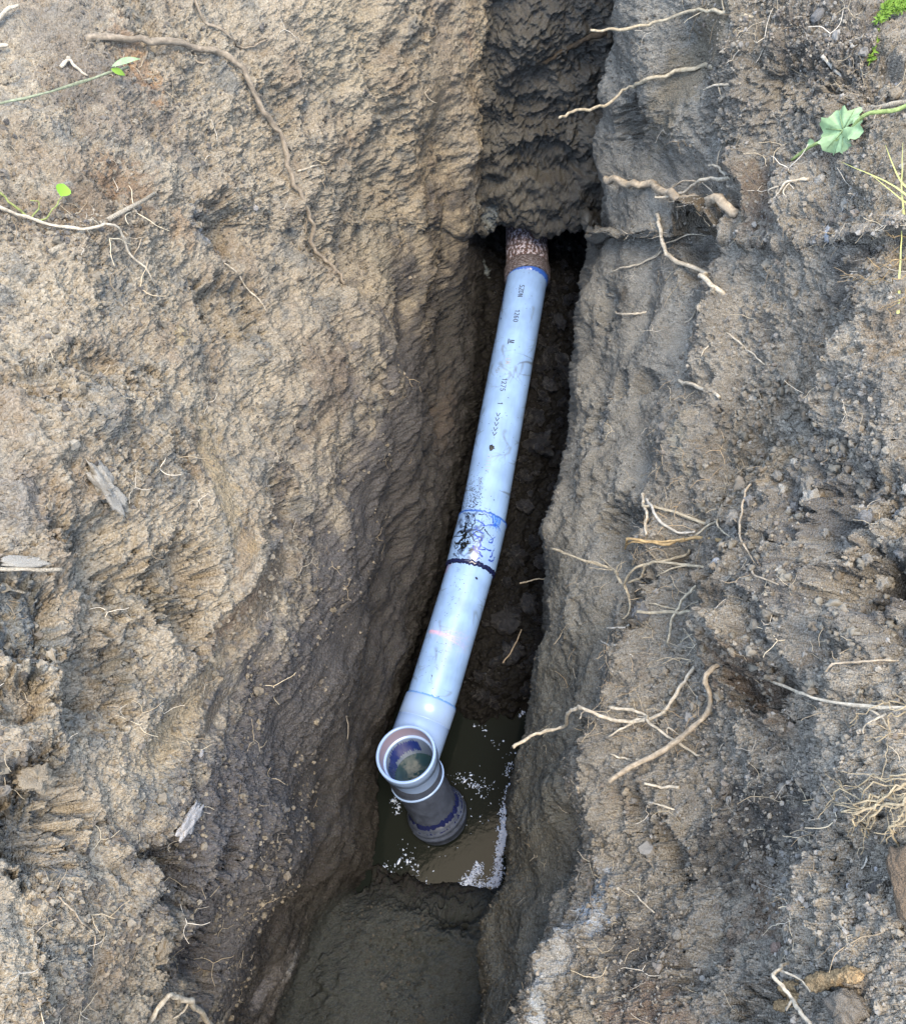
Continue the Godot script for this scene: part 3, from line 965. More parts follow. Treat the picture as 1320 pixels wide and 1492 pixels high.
	fibres("fibrous_crown", "loose orange tinged root fibres under the grass blades", [[11.9871, 4.9074, 11.8991, 5.7189, 11.8223, 5.0099, 1.2], [11.9875, 7.2928, 11.8672, 7.3972, 11.682, 7.3511, 1.2], [11.9875, 7.4086, 11.8682, 7.5549, 11.7383, 7.722, 1.0], [11.9876, 7.6138, 11.9038, 7.855, 11.3685, 7.6272, 1.2], [11.9877, 7.8037, 11.9291, 8.0557, 11.8736, 8.2615, 1.2], [11.9872, 5.0534, 11.8624, 4.9542, 11.7764, 5.1339, .9]], Color(.42, .30, .16), 16)
	fibres("fibrous_crown", "small pale fibre knot by the roots above the thick cream crown", [[12, 12.3307, 11.9068, 12.2304, 11.8208, 12.1204, 1.2], [12, 12.4072, 11.9304, 12.4416, 11.8718, 12.5314, 1.2], [12, 12.3688, 11.9074, 12.344, 11.8064, 12.4367, 1.0]], Color(.48, .38, .24), 10)

func fibres(called: String, label: String, lines: Array, col: Color, extra: int) -> void:
	var s := surf(lines[0][2], lines[0][3])
	var o := thing(called, label, "roots", s[0])
	rng.seed = hash(label)
	var st2 := begin()
	for e in lines:
		var q := PackedVector3Array()
		for k in 3:
			var w := surf(e[k * 2], e[k * 2 + 1])
			q.append(w[0] + w[1] * [.02, .018, .008][k] - s[0])
		var c := smooth_path(q, 9, .014, rng.randi() % 500)
		var st := begin()
		var radii := PackedFloat32Array()
		for i in c.size():
			radii.append(e[6] * .0007 * lerpf(1.1, .5, float(i) / c.size()))
		tube(st, c, radii, 6, col, .3)
		obj("fibre", finish(st), M.root, o)
		for k in extra / 5:
			var from := c[rng.randi_range(2, c.size() - 3)]
			var dir := (c[-1] - c[0]).normalized() * rng.randf_range(.005, .02) + Vector3(rng.randfn(0, .012), rng.randfn(0, .009), rng.randfn(0, .012))
			var h := smooth_path(PackedVector3Array([from, from + dir * .5 + Vector3(0, .002, 0), from + dir]), 5, .004, rng.randi() % 500)
			var rr := PackedFloat32Array()
			for i in h.size():
				rr.append(.0004)
			tube(st2, h, rr, 4, col, .2)
	tag(obj("fine_fibres", finish(st2), M.root, o), "", "", "", "stuff")

# ---------- wood, block ----------
func splinter(size: Vector3, seed_: int) -> ArrayMesh:
	# a torn board: long grain along x, ragged ends, ridged top
	var st := begin()
	var nz := noise(FastNoiseLite.TYPE_SIMPLEX, 1.0, seed_, 4, .6)
	var nx := 40
	var na := 20
	var ring := []
	for i in nx + 1:
		var row := []
		for k in na:
			var a := TAU * k / na
			var t := float(i) / nx
			var rag := nz.get_noise_2d(k * 1.3, 9.0) * .5
			var x := (t - .5) * size.x * (1.0 + rag * .35)
			var taper := pow(clampf(minf(t, 1.0 - t) * 9.0, 0.0, 1.0), .5) if i > 0 and i < nx else 0.0
			var g := 1.0 + nz.get_noise_2d(k * 3.1 + 50.0, t * 1.6) * .55 + nz.get_noise_2d(k * .4, t * 4.0) * .35
			row.append(Vector3(x, sin(a) * size.y * .5 * taper * g, cos(a) * size.z * .5 * taper * g * (1.0 + .25 * nz.get_noise_1d(t * 3.0))))
		ring.append(row)
	for i in nx:
		for k in na:
			var t := (k + 1) % na
			for v in [ring[i][k], ring[i][t], ring[i + 1][k], ring[i][t], ring[i + 1][t], ring[i + 1][k]]:
				st.add_vertex(v)
	return finish(st)

func make_wood() -> void:
	var s := surf(11.3894, 16.1458)
	var e1 := surf(11.0425, 15.9184)
	var e2 := surf(11.5859, 16.4374)
	var w := thing("rotten_wood", "orange brown splintered piece of rotten wood under the bent white root", "wood", s[0])
	var x: Vector3 = (e2[0] - e1[0]).normalized()
	var y: Vector3 = s[1]
	for k in 6:
		var p := obj("splinter", splinter(Vector3([.088, .080, .070, .062, .05, .04][k], [.012, .010, .012, .008, .009, .007][k], [.013, .011, .010, .012, .009, .008][k]), 5 + k), M.wood, w)
		var turn := [.0, .06, -.05, .1, -.12, .16][k] as float
		p.basis = Basis(x, y, x.cross(y).normalized()).orthonormalized() * Basis.from_euler(Vector3(k * .9, turn, [.03, -.06, .08, -.03, .1, -.1][k]))
		p.position = y * [.016, .018, .017, .022, .020, .026][k] + x * [.0, -.006, .010, -.016, .022, -.004][k] + x.cross(y) * [-.010, .001, .011, .018, -.017, -.004][k]
	var s2 := surf(11.7486, 16.0738)
	var p2 := obj("rotten_wood", splinter(Vector3(.085, .012, .014), 15), M.wood, self)
	p2.basis = Basis((surf(11.8428, 16.0281)[0] - surf(11.6503, 16.1345)[0]).normalized(), s2[1], Vector3(1, 0, 0)).orthonormalized()
	p2.position = s2[0] + s2[1] * .008
	tag(p2, "smaller reddish sliver of rotten wood half buried behind the triangular stone", "wood")
	# brown block at the edge
	var b := surf(11.981, 14.5183)
	var bl := obj("brown_block", rock_mesh(61, Vector3(.016, .020, .034), 7, .16, 1.2, false, .5), M.block, self)
	bl.basis = Basis(b[1].cross(Vector3(0, 0, 1)), b[1], Vector3(0, 0, 1)).orthonormalized()
	bl.position = b[0] + b[1] * .008
	tag(bl, "smooth brown clay block sticking out at the edge under the fibrous crown", "block")

# ---------- loose stuff ----------
func scatter(called: String, mesh: Mesh, mat: Material, count: int, umin: float, umax: float, vmin: float, vmax: float, size: float, spread: float, tones: Array, keep: FastNoiseLite, least: float, sink := .2, seed_ := 1) -> void:
	rng.seed = seed_
	var xs := []
	var cs := []
	while xs.size() < count:
		var u := rng.randf_range(umin, umax)
		var v := rng.randf_range(vmin, vmax)
		var s := surf(u, v)
		if keep.get_noise_3dv(s[0]) + rng.randf_range(-.25, .25) < least:
			continue
		var r := size * exp(rng.randfn(0.0, spread))
		var y: Vector3 = s[2]
		var b := Basis.from_euler(Vector3(rng.randf() * TAU, rng.randf() * TAU, rng.randf() * TAU)) if mesh is ArrayMesh and called != "root_hairs" else Basis(y.cross(Vector3(rng.randfn(), rng.randfn(), rng.randfn())).normalized(), y, Vector3.ZERO)
		if called == "root_hairs":
			b.z = b.x.cross(b.y)
		xs.append(Transform3D(b.scaled_local(Vector3(r, r * rng.randf_range(.6, 1.0), r * rng.randf_range(.7, 1.2))), s[0] + y * r * sink))
		var t: Color = tones[rng.randi() % tones.size()]
		var k := rng.randf_range(.7, 1.25)
		cs.append(Color(t.r * k, t.g * k, t.b * k))
	var mm := MultiMesh.new()
	mm.transform_format = MultiMesh.TRANSFORM_3D
	mm.use_colors = true
	mm.mesh = mesh
	mm.instance_count = count
	for i in count:
		mm.set_instance_transform(i, xs[i])
		mm.set_instance_color(i, cs[i])
	var o := MultiMeshInstance3D.new()
	o.name = numbered(called)
	o.multimesh = mm
	o.material_override = mat
	add_child(o, true)
	tag(o, called.replace("_", " ") + " strewn over the soil", called.replace("_", " "), "", "stuff")

func make_loose() -> void:
	var grit: Texture2D = M.pale_stone.albedo_texture
	var cm := plain_mat(Color(1, 1, 1), .95, .25, grit, 20.0, null, .1, true)
	var any := noise(FastNoiseLite.TYPE_SIMPLEX, 6.0, 91, 3)
	var loam := [Color(.36, .32, .26), Color(.28, .25, .22), Color(.33, .3, .25), Color(.42, .38, .32), Color(.38, .36, .33)]
	var clay := [Color(.36, .32, .26), Color(.3, .265, .21), Color(.22, .2, .175), Color(.17, .16, .15)]
	scatter("soil_crumbs", rock_mesh(3, Vector3.ONE, 1, .7, 1.3, true), cm, 30000, 9.7, 12.6, 1.6, 17.2, .0013, .5, loam, any, -.1, .2, 1)
	scatter("soil_crumbs", rock_mesh(4, Vector3.ONE, 1, .8, 1.3, true), cm, 1300, 9.9, 12.6, 1.6, 17.2, .0034, .4, loam, any, .05, .3, 2)
	scatter("soil_crumbs", rock_mesh(5, Vector3.ONE, 1, .8, 1.3, true), cm, 9000, .9, 4.2, 1.6, 17.2, .0020, .5, clay, any, .0, .2, 3)
	scatter("soil_crumbs", rock_mesh(7, Vector3.ONE, 1, .8, 1.3, true), cm, 2500, 8.8, 9.9, 2.0, 17.2, .0015, .4, [Color(.2, .185, .155), Color(.14, .13, .115)], any, .0, .2, 4)
	scatter("soil_crumbs", rock_mesh(12, Vector3.ONE, 1, .8, 1.3, true), cm, 700, 5.0, 7.6, 14.8, 17.2, .0022, .5, [Color(.07, .075, .075), Color(.10, .10, .095), Color(.05, .055, .055)], any, -.05, .2, 8)
	scatter("mud_clods", rock_mesh(14, Vector3.ONE, 3, .9, 1.2), M.wet_clod, 130, 6.5, 7.9, 7.3, 12.3, .0105, .5, [Color(1, 1, 1)], any, -.3, .05, 9)
	scatter("mud_clods", rock_mesh(15, Vector3.ONE, 2, .9, 1.2), M.wet_clod, 500, 5.3, 7.9, 7.0, 12.4, .004, .5, [Color(1, 1, 1)], any, -.3, .1, 10)
	scatter("soil_crumbs", rock_mesh(16, Vector3.ONE, 1, .8, 1.3, true), cm, 6000, 12.5, 12.97, 1.2, 18.0, .0026, .6, loam, any, -.2, .25, 21)
	scatter("soil_crumbs", rock_mesh(17, Vector3.ONE, 1, .8, 1.3, true), cm, 4000, .03, .95, 1.2, 18.0, .0026, .6, clay, any, -.2, .25, 22)
	var clods := noise(FastNoiseLite.TYPE_SIMPLEX, 9.0, 95, 2)
	scatter("soil_crumbs", rock_mesh(8, Vector3.ONE, 2, .8, 1.4), cm, 700, 10.2, 12.2, 8.9, 12.2, .0042, .4, [Color(.33, .30, .25), Color(.27, .25, .21), Color(.29, .25, .2)], clods, -.1, .35, 6)
	var st := begin()
	rng.seed = 17
	for k in 3:
		var q := PackedVector3Array()
		var p := Vector3.ZERO
		var dir := Vector3(1, .25, 0).rotated(Vector3.UP, k * 2.1)
		for i in 6:
			q.append(p)
			dir = dir.rotated(Vector3(rng.randfn(), rng.randfn(), rng.randfn()).normalized(), rng.randf_range(-.6, .6))
			p += dir * .22
		var c := smooth_path(q, 3, 0.0, 3)
		var rr := PackedFloat32Array()
		for i in c.size():
			rr.append(lerpf(.018, .01, float(i) / c.size()))
		tube(st, c, rr, 4, Color(1, 1, 1), .0)
	var hair := finish(st)
	var hm := plain_mat(Color(1, 1, 1), .8, .3, null, 1.0, null, .1, true)
	var tones := [Color(.5, .43, .31), Color(.4, .33, .23), Color(.3, .23, .15), Color(.55, .5, .42)]
	scatter("root_hairs", hair, hm, 900, 9.3, 12.6, 1.6, 17.2, .016, .4, tones, any, -.05, .0, 11)
	scatter("root_hairs", hair, hm, 420, .9, 4.4, 1.6, 17.2, .015, .45, tones, any, .0, .0, 12)
	scatter("root_hairs", hair, hm, 240, 9.9, 10.6, 9.6, 12.6, .018, .4, [Color(.40, .33, .23), Color(.36, .27, .17)], clods, -.2, .0, 13)

func make_water() -> void:
	var level := -.172
	var lo := Vector3(-0.3004, -0.172, 0.0151)
	var hi := Vector3(0.2033, -0.172, -0.4941)
	var p := PlaneMesh.new()
	p.size = Vector2(.80, .76)
	p.subdivide_width = 60
	p.subdivide_depth = 80
	var w := obj("muddy_water", p, M.water)
	w.position = Vector3((lo.x + hi.x) / 2, level, (lo.z + hi.z) / 2)
	tag(w, "murky dark puddle round the foot of the tee", "water", "", "structure")
	# scum and bubbles drifting on it; the dense side strips imitate sky reflection
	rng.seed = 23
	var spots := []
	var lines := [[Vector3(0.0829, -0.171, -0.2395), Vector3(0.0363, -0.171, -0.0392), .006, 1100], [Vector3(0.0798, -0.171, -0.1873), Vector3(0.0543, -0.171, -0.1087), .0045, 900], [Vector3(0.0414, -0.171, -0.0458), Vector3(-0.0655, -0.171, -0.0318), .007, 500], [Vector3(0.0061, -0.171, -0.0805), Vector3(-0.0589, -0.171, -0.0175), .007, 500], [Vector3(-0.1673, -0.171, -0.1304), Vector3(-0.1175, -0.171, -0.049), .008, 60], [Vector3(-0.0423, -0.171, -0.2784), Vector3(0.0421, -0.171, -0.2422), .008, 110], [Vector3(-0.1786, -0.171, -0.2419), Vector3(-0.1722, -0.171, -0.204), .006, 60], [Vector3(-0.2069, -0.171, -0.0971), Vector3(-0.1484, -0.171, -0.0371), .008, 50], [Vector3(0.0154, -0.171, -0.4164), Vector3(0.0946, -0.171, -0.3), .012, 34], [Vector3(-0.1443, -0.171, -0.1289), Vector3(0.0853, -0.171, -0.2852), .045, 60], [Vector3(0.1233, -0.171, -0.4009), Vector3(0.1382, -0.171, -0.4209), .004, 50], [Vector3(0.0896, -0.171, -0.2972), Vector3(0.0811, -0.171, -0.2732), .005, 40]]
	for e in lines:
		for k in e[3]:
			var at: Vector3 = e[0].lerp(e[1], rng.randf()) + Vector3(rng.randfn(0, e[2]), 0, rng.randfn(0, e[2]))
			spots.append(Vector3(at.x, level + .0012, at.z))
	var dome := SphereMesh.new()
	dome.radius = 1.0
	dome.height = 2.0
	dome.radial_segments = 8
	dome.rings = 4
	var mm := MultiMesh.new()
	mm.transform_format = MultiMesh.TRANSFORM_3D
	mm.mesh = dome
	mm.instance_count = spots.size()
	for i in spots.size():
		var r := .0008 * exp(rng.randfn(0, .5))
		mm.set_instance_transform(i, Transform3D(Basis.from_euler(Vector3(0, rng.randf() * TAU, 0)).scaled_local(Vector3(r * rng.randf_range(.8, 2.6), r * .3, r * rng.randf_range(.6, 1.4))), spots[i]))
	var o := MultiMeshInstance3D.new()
	o.name = "foam_and_glints"
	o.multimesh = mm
	o.material_override = M.foam_and_glints
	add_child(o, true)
	tag(o, "bluish white scum and bubbles with a strip imitating sky reflection on the puddle", "foam_and_glints", "", "stuff")

func make_ground() -> void:
	var st := begin()
	var inner := [Vector3(-1.0, 1.165, -2.14), Vector3(1.0, 1.165, -2.14), Vector3(1.0, 1.165, .95), Vector3(-1.0, 1.165, .95)]
	var outer := [Vector3(-60, 1.165, -60), Vector3(60, 1.165, -60), Vector3(60, 1.165, 60), Vector3(-60, 1.165, 60)]
	for i in 4:
		var j := (i + 1) % 4
		for q in [inner[i], outer[i], outer[j], inner[i], outer[j], inner[j]]:
			st.set_color(Color(.16, .15, .09))
			st.add_vertex(q)
	tag(obj("ground", finish(st), M.ground), "", "", "", "structure")

func _ready() -> void:
	# ---- camera, sky, sun, exposure
	var cam := Camera3D.new()
	cam.transform = Transform3D(Vector3(0.997581, -0.028227, 0.063529), Vector3(0.069518, 0.405060, -0.911643), Vector3(-0.000000, 0.913854, 0.406042), Vector3(0, 1.95, 0))
	cam.fov = 59.889
	cam.near = .02
	cam.far = 300.0
	cam.name = "camera"
	add_child(cam)
	cam.make_current()
	var env := Environment.new()
	env.background_mode = Environment.BG_SKY
	var sm := ProceduralSkyMaterial.new()
	sm.sky_top_color = Color(.75, .845, .98)
	sm.sky_horizon_color = Color(.88, .92, .96)
	sm.sky_curve = .16
	sm.ground_bottom_color = Color(.25, .24, .2)
	sm.ground_horizon_color = Color(.6, .6, .6)
	sm.sky_energy_multiplier = 1.0
	var sky := Sky.new()
	sky.sky_material = sm
	env.sky = sky
	env.tonemap_mode = Environment.TONE_MAPPER_LINEAR
	env.tonemap_exposure = 5.25
	env.sdfgi_enabled = true
	env.ssao_enabled = true
	env.ssil_enabled = true
	var we := WorldEnvironment.new()
	we.environment = env
	we.name = "surroundings"
	add_child(we)
	var sun := DirectionalLight3D.new()
	sun.name = "sun"
	sun.light_energy = .42
	sun.light_color = Color(1.0, .93, .83)
	sun.light_angular_distance = 32.0
	sun.shadow_enabled = true
	sun.look_at_from_position(Vector3(.10, .95, .18), Vector3.ZERO)
	add_child(sun)

	# ---- the trench
	make_materials()
	net.append([Vector3(-1.1786, 1.17, -1.8186), Vector3(-0.6786, 1.2, -1.8186), Vector3(-0.4137, 1.2, -1.8605), Vector3(-0.1651, 1.2, -1.9358), Vector3(0.0688, 1.2, -2.0522), Vector3(0.1706, 1.2, -2.12), Vector3(0.2189, 1.2, -2.13), Vector3(0.3777, 1.2, -2.12), Vector3(0.4984, 1.2, -2.12), Vector3(0.3861, 1.2, -1.7999), Vector3(0.5094, 1.2, -1.6877), Vector3(0.6431, 1.2, -1.6565), Vector3(0.8079, 1.2, -1.6877), Vector3(1.3079, 1.17, -1.6877)])
	net.append([Vector3(-1.1786, 1.17, -1.5386), Vector3(-0.6786, 1.06, -1.5386), Vector3(-0.4137, 1.0168, -1.5805), Vector3(-0.1651, 0.9543, -1.6558), Vector3(0.0688, 0.8679, -1.7722), Vector3(0.1706, 0.8198, -1.84), Vector3(0.2189, 0.8105, -1.85), Vector3(0.3777, 0.806, -1.84), Vector3(0.4984, 0.7979, -1.84), Vector3(0.3861, 1, -1.5199), Vector3(0.5094, 1.06, -1.4077), Vector3(0.6431, 1.07, -1.3765), Vector3(0.8079, 1.04, -1.4077), Vector3(1.3079, 1.17, -1.4077)])
	net.append([Vector3(-1.1415, 1.17, -1.289), Vector3(-0.6415, 1.06, -1.289), Vector3(-0.4137, 0.9837, -1.3705), Vector3(-0.1869, 0.8735, -1.4987), Vector3(0.0456, 0.7209, -1.6846), Vector3(0.1544, 0.6361, -1.79), Vector3(0.2048, 0.6251, -1.8), Vector3(0.3713, 0.6199, -1.79), Vector3(0.499, 0.6104, -1.79), Vector3(0.3933, 0.82, -1.5128), Vector3(0.5001, 0.96, -1.3094), Vector3(0.6152, 1.02, -1.2151), Vector3(0.7429, 1.04, -1.1745), Vector3(1.2429, 1.17, -1.1745)])
	net.append([Vector3(-1.1155, 1.17, -1.1133), Vector3(-0.6155, 1.06, -1.1133), Vector3(-0.4153, 0.9543, -1.219), Vector3(-0.2048, 0.8016, -1.3793), Vector3(0.0265, 0.5902, -1.607), Vector3(0.1403, 0.4728, -1.735), Vector3(0.1911, 0.4602, -1.745), Vector3(0.3591, 0.4548, -1.735), Vector3(0.4899, 0.4441, -1.735), Vector3(0.3897, 0.66, -1.4892), Vector3(0.5031, 0.88, -1.2177), Vector3(0.6001, 0.98, -1.0899), Vector3(0.6968, 1.04, -1.0095), Vector3(1.1968, 1.17, -1.0095)])
	net.append([Vector3(-1.0957, 1.17, -0.9807), Vector3(-0.5957, 1.06, -0.9807), Vector3(-0.4163, 0.928, -1.1011), Vector3(-0.2175, 0.7374, -1.2808), Vector3(0.0142, 0.4735, -1.5336), Vector3(0.1328, 0.3268, -1.675), Vector3(0.1832, 0.3127, -1.685), Vector3(0.3503, 0.3073, -1.675), Vector3(0.4824, 0.2955, -1.675), Vector3(0.3851, 0.52, -1.4507), Vector3(0.5218, 0.8, -1.1469), Vector3(0.597, 0.94, -0.9944), Vector3(0.6619, 1.04, -0.8844), Vector3(1.1619, 1.17, -0.8844)])
	net.append([Vector3(-1.0749, 1.17, -0.8402), Vector3(-0.5813, 1.06, -0.8836), Vector3(-0.4223, 0.9231, -0.9968), Vector3(-0.251, 0.7204, -1.1698), Vector3(-0.0172, 0.4093, -1.4363), Vector3(0.1265, 0.1194, -1.612), Vector3(0.1776, 0.103, -1.622), Vector3(0.3466, 0.0974, -1.612), Vector3(0.4828, 0.0837, -1.612), Vector3(0.3585, 0.44, -1.3071), Vector3(0.5014, 0.76, -1.0107), Vector3(0.5711, 0.92, -0.8626), Vector3(0.6248, 1.04, -0.7515), Vector3(1.1248, 1.17, -0.7515)])
	net.append([Vector3(-1.0737, 1.17, -0.8322), Vector3(-0.5769, 1.06, -0.8539), Vector3(-0.4241, 0.9215, -0.9649), Vector3(-0.2613, 0.7152, -1.1358), Vector3(-0.0268, 0.3897, -1.4064), Vector3(0.1364, 0.0397, -1.6741), Vector3(0.22, -0.03, -1.95), Vector3(0.3, -0.03, -1.95), Vector3(0.42, 0, -1.85), Vector3(0.3578, 0.41, -1.3202), Vector3(0.5032, 0.74, -1.0176), Vector3(0.5726, 0.91, -0.8623), Vector3(0.6227, 1.04, -0.7438), Vector3(1.1227, 1.17, -0.7438)])
	net.append([Vector3(-1.0725, 1.17, -0.8242), Vector3(-0.5725, 1.06, -0.8242), Vector3(-0.4259, 0.92, -0.9329), Vector3(-0.2715, 0.71, -1.1018), Vector3(-0.0365, 0.37, -1.3766), Vector3(0.1542, -0.04, -1.7162), Vector3(0.2555, -0.06, -1.7246), Vector3(0.361, -0.06, -1.7153), Vector3(0.4537, -0.06, -1.7082), Vector3(0.3571, 0.38, -1.3332), Vector3(0.5049, 0.72, -1.0246), Vector3(0.5741, 0.9, -0.862), Vector3(0.6206, 1.04, -0.7362), Vector3(1.1206, 1.17, -0.7362)])
	net.append([Vector3(-1.0578, 1.17, -0.7251), Vector3(-0.5578, 1.06, -0.7251), Vector3(-0.4202, 0.92, -0.82), Vector3(-0.2741, 0.72, -0.9598), Vector3(-0.0809, 0.42, -1.1717), Vector3(0.1185, -0.04, -1.5049), Vector3(0.2149, -0.06, -1.5119), Vector3(0.3155, -0.06, -1.5033), Vector3(0.4043, -0.06, -1.4968), Vector3(0.3262, 0.34, -1.1979), Vector3(0.4772, 0.69, -0.9186), Vector3(0.55, 0.885, -0.7639), Vector3(0.5943, 1.04, -0.6421), Vector3(1.0943, 1.17, -0.6421)])
	net.append([Vector3(-1.0397, 1.17, -0.6033), Vector3(-0.5397, 1.06, -0.6033), Vector3(-0.4128, 0.92, -0.681), Vector3(-0.2768, 0.73, -0.7893), Vector3(-0.1201, 0.44, -0.9588), Vector3(0.0769, -0.04, -1.2445), Vector3(0.1699, -0.06, -1.2494), Vector3(0.2675, -0.06, -1.2415), Vector3(0.3542, -0.06, -1.2354), Vector3(0.2891, 0.32, -1.0009), Vector3(0.4269, 0.66, -0.776), Vector3(0.5128, 0.87, -0.637), Vector3(0.562, 1.04, -0.5262), Vector3(1.062, 1.17, -0.5262)])
	net.append([Vector3(-1.0206, 1.17, -0.4743), Vector3(-0.5206, 1.06, -0.4743), Vector3(-0.4077, 0.92, -0.5339), Vector3(-0.2881, 0.73, -0.6172), Vector3(-0.1522, 0.44, -0.7481), Vector3(0.0158, -0.05, -0.9741), Vector3(0.1071, -0.07, -0.9767), Vector3(0.2036, -0.07, -0.9693), Vector3(0.2898, -0.07, -0.9635), Vector3(0.2381, 0.3, -0.7862), Vector3(0.3709, 0.62, -0.6198), Vector3(0.473, 0.85, -0.4998), Vector3(0.5276, 1.04, -0.4029), Vector3(1.0276, 1.17, -0.4029)])
	net.append([Vector3(-1.0021, 1.17, -0.3496), Vector3(-0.5021, 1.06, -0.3496), Vector3(-0.4048, 0.92, -0.3916), Vector3(-0.3038, 0.73, -0.4509), Vector3(-0.1916, 0.44, -0.5445), Vector3(-0.058, -0.07, -0.7138), Vector3(0.0346, -0.09, -0.714), Vector3(0.1332, -0.09, -0.7067), Vector3(0.2218, -0.09, -0.7011), Vector3(0.1837, 0.27, -0.5766), Vector3(0.3077, 0.58, -0.4586), Vector3(0.4307, 0.83, -0.3617), Vector3(0.4942, 1.04, -0.2833), Vector3(0.9942, 1.17, -0.2833)])
	net.append([Vector3(-0.9853, 1.17, -0.2368), Vector3(-0.4853, 1.06, -0.2368), Vector3(-0.4042, 0.92, -0.263), Vector3(-0.3225, 0.73, -0.3005), Vector3(-0.2349, 0.44, -0.3605), Vector3(-0.1417, -0.13, -0.4838), Vector3(-0.0418, -0.15, -0.4813), Vector3(0.0653, -0.1, -0.4738), Vector3(0.1779, -0.09, -0.467), Vector3(0.1342, 0.22, -0.3847), Vector3(0.2455, 0.55, -0.3017), Vector3(0.3897, 0.815, -0.2312), Vector3(0.464, 1.04, -0.1748), Vector3(0.964, 1.17, -0.1748)])
	net.append([Vector3(-0.972, 1.17, -0.1474), Vector3(-0.472, 1.06, -0.1474), Vector3(-0.4023, 0.92, -0.1609), Vector3(-0.3339, 0.73, -0.181), Vector3(-0.2634, 0.44, -0.2139), Vector3(-0.2058, -0.225, -0.2964), Vector3(-0.1038, -0.245, -0.2922), Vector3(0.0062, -0.245, -0.2847), Vector3(0.1215, -0.22, -0.278), Vector3(0.0878, 0.14, -0.2292), Vector3(0.2035, 0.53, -0.1708), Vector3(0.3597, 0.805, -0.1245), Vector3(0.4399, 1.04, -0.0886), Vector3(0.9399, 1.17, -0.0886)])
	net.append([Vector3(-0.9607, 1.17, -0.071), Vector3(-0.4607, 1.06, -0.071), Vector3(-0.3981, 0.92, -0.0734), Vector3(-0.3382, 0.73, -0.0783), Vector3(-0.2784, 0.44, -0.0878), Vector3(-0.2355, -0.198, -0.1145), Vector3(-0.137, -0.218, -0.109), Vector3(-0.0304, -0.218, -0.1021), Vector3(0.0817, -0.218, -0.0958), Vector3(0.0572, 0.09, -0.0822), Vector3(0.1774, 0.5, -0.0554), Vector3(0.3392, 0.79, -0.0315), Vector3(0.4193, 1.04, -0.0148), Vector3(0.9193, 1.17, -0.0148)])
	net.append([Vector3(-0.9536, 1.17, -0.0231), Vector3(-0.4536, 1.06, -0.0231), Vector3(-0.4092, 0.92, -0.0193), Vector3(-0.3718, 0.73, -0.0157), Vector3(-0.3414, 0.44, -0.0119), Vector3(-0.3302, -0.08, -0.0079), Vector3(-0.2129, -0.1, -0.0003), Vector3(-0.0855, -0.1, 0.0078), Vector3(0.0311, -0.1, 0.0144), Vector3(0.0277, 0.1, 0.0137), Vector3(0.1485, 0.48, 0.0189), Vector3(0.3213, 0.78, 0.0279), Vector3(0.4064, 1.04, 0.0317), Vector3(0.9064, 1.17, 0.0317)])
	net.append([Vector3(-0.9459, 1.17, 0.0283), Vector3(-0.4459, 1.06, 0.0283), Vector3(-0.4131, 0.92, 0.0392), Vector3(-0.3897, 0.73, 0.0525), Vector3(-0.3775, 0.44, 0.0715), Vector3(-0.3909, -0.065, 0.1024), Vector3(-0.2645, -0.085, 0.1115), Vector3(-0.1268, -0.085, 0.12), Vector3(-0.0005, -0.085, 0.1271), Vector3(-0.0012, 0.12, 0.1149), Vector3(0.0947, 0.46, 0.0995), Vector3(0.2752, 0.77, 0.0912), Vector3(0.3925, 1.04, 0.0815), Vector3(0.8925, 1.17, 0.0815)])
	net.append([Vector3(-0.9371, 1.17, 0.0877), Vector3(-0.4371, 1.06, 0.0877), Vector3(-0.4144, 0.92, 0.107), Vector3(-0.4033, 0.73, 0.132), Vector3(-0.4069, 0.44, 0.1689), Vector3(-0.4404, -0.05, 0.2296), Vector3(-0.3084, -0.07, 0.2401), Vector3(-0.1643, -0.07, 0.2488), Vector3(-0.0318, -0.07, 0.256), Vector3(-0.0299, 0.12, 0.2325), Vector3(0.0404, 0.44, 0.1958), Vector3(0.2477, 0.76, 0.1672), Vector3(0.3764, 1.04, 0.1391), Vector3(0.8764, 1.17, 0.1391)])
	net.append([Vector3(-0.9245, 1.17, 0.1727), Vector3(-0.4245, 1.06, 0.1727), Vector3(-0.4209, 0.92, 0.204), Vector3(-0.4333, 0.73, 0.2453), Vector3(-0.4674, 0.44, 0.3076), Vector3(-0.5428, -0.04, 0.4096), Vector3(-0.3947, -0.06, 0.4225), Vector3(-0.2325, -0.06, 0.4318), Vector3(-0.0831, -0.06, 0.4397), Vector3(-0.0773, 0.12, 0.4009), Vector3(-0.0254, 0.44, 0.333), Vector3(0.2056, 0.76, 0.2754), Vector3(0.3533, 1.04, 0.2218), Vector3(0.8533, 1.17, 0.2218)])
	net.append([Vector3(-0.9245, 1.17, 0.5227), Vector3(-0.4245, 1.06, 0.5227), Vector3(-0.4209, 0.92, 0.554), Vector3(-0.4333, 0.73, 0.5953), Vector3(-0.4674, 0.44, 0.6576), Vector3(-0.5428, -0.04, 0.7596), Vector3(-0.3947, -0.06, 0.7725), Vector3(-0.2325, -0.06, 0.7818), Vector3(-0.0831, -0.06, 0.7897), Vector3(-0.0773, 0.12, 0.7509), Vector3(-0.0254, 0.44, 0.683), Vector3(0.2056, 0.76, 0.6254), Vector3(0.3533, 1.04, 0.5718), Vector3(0.8533, 1.17, 0.5718)])
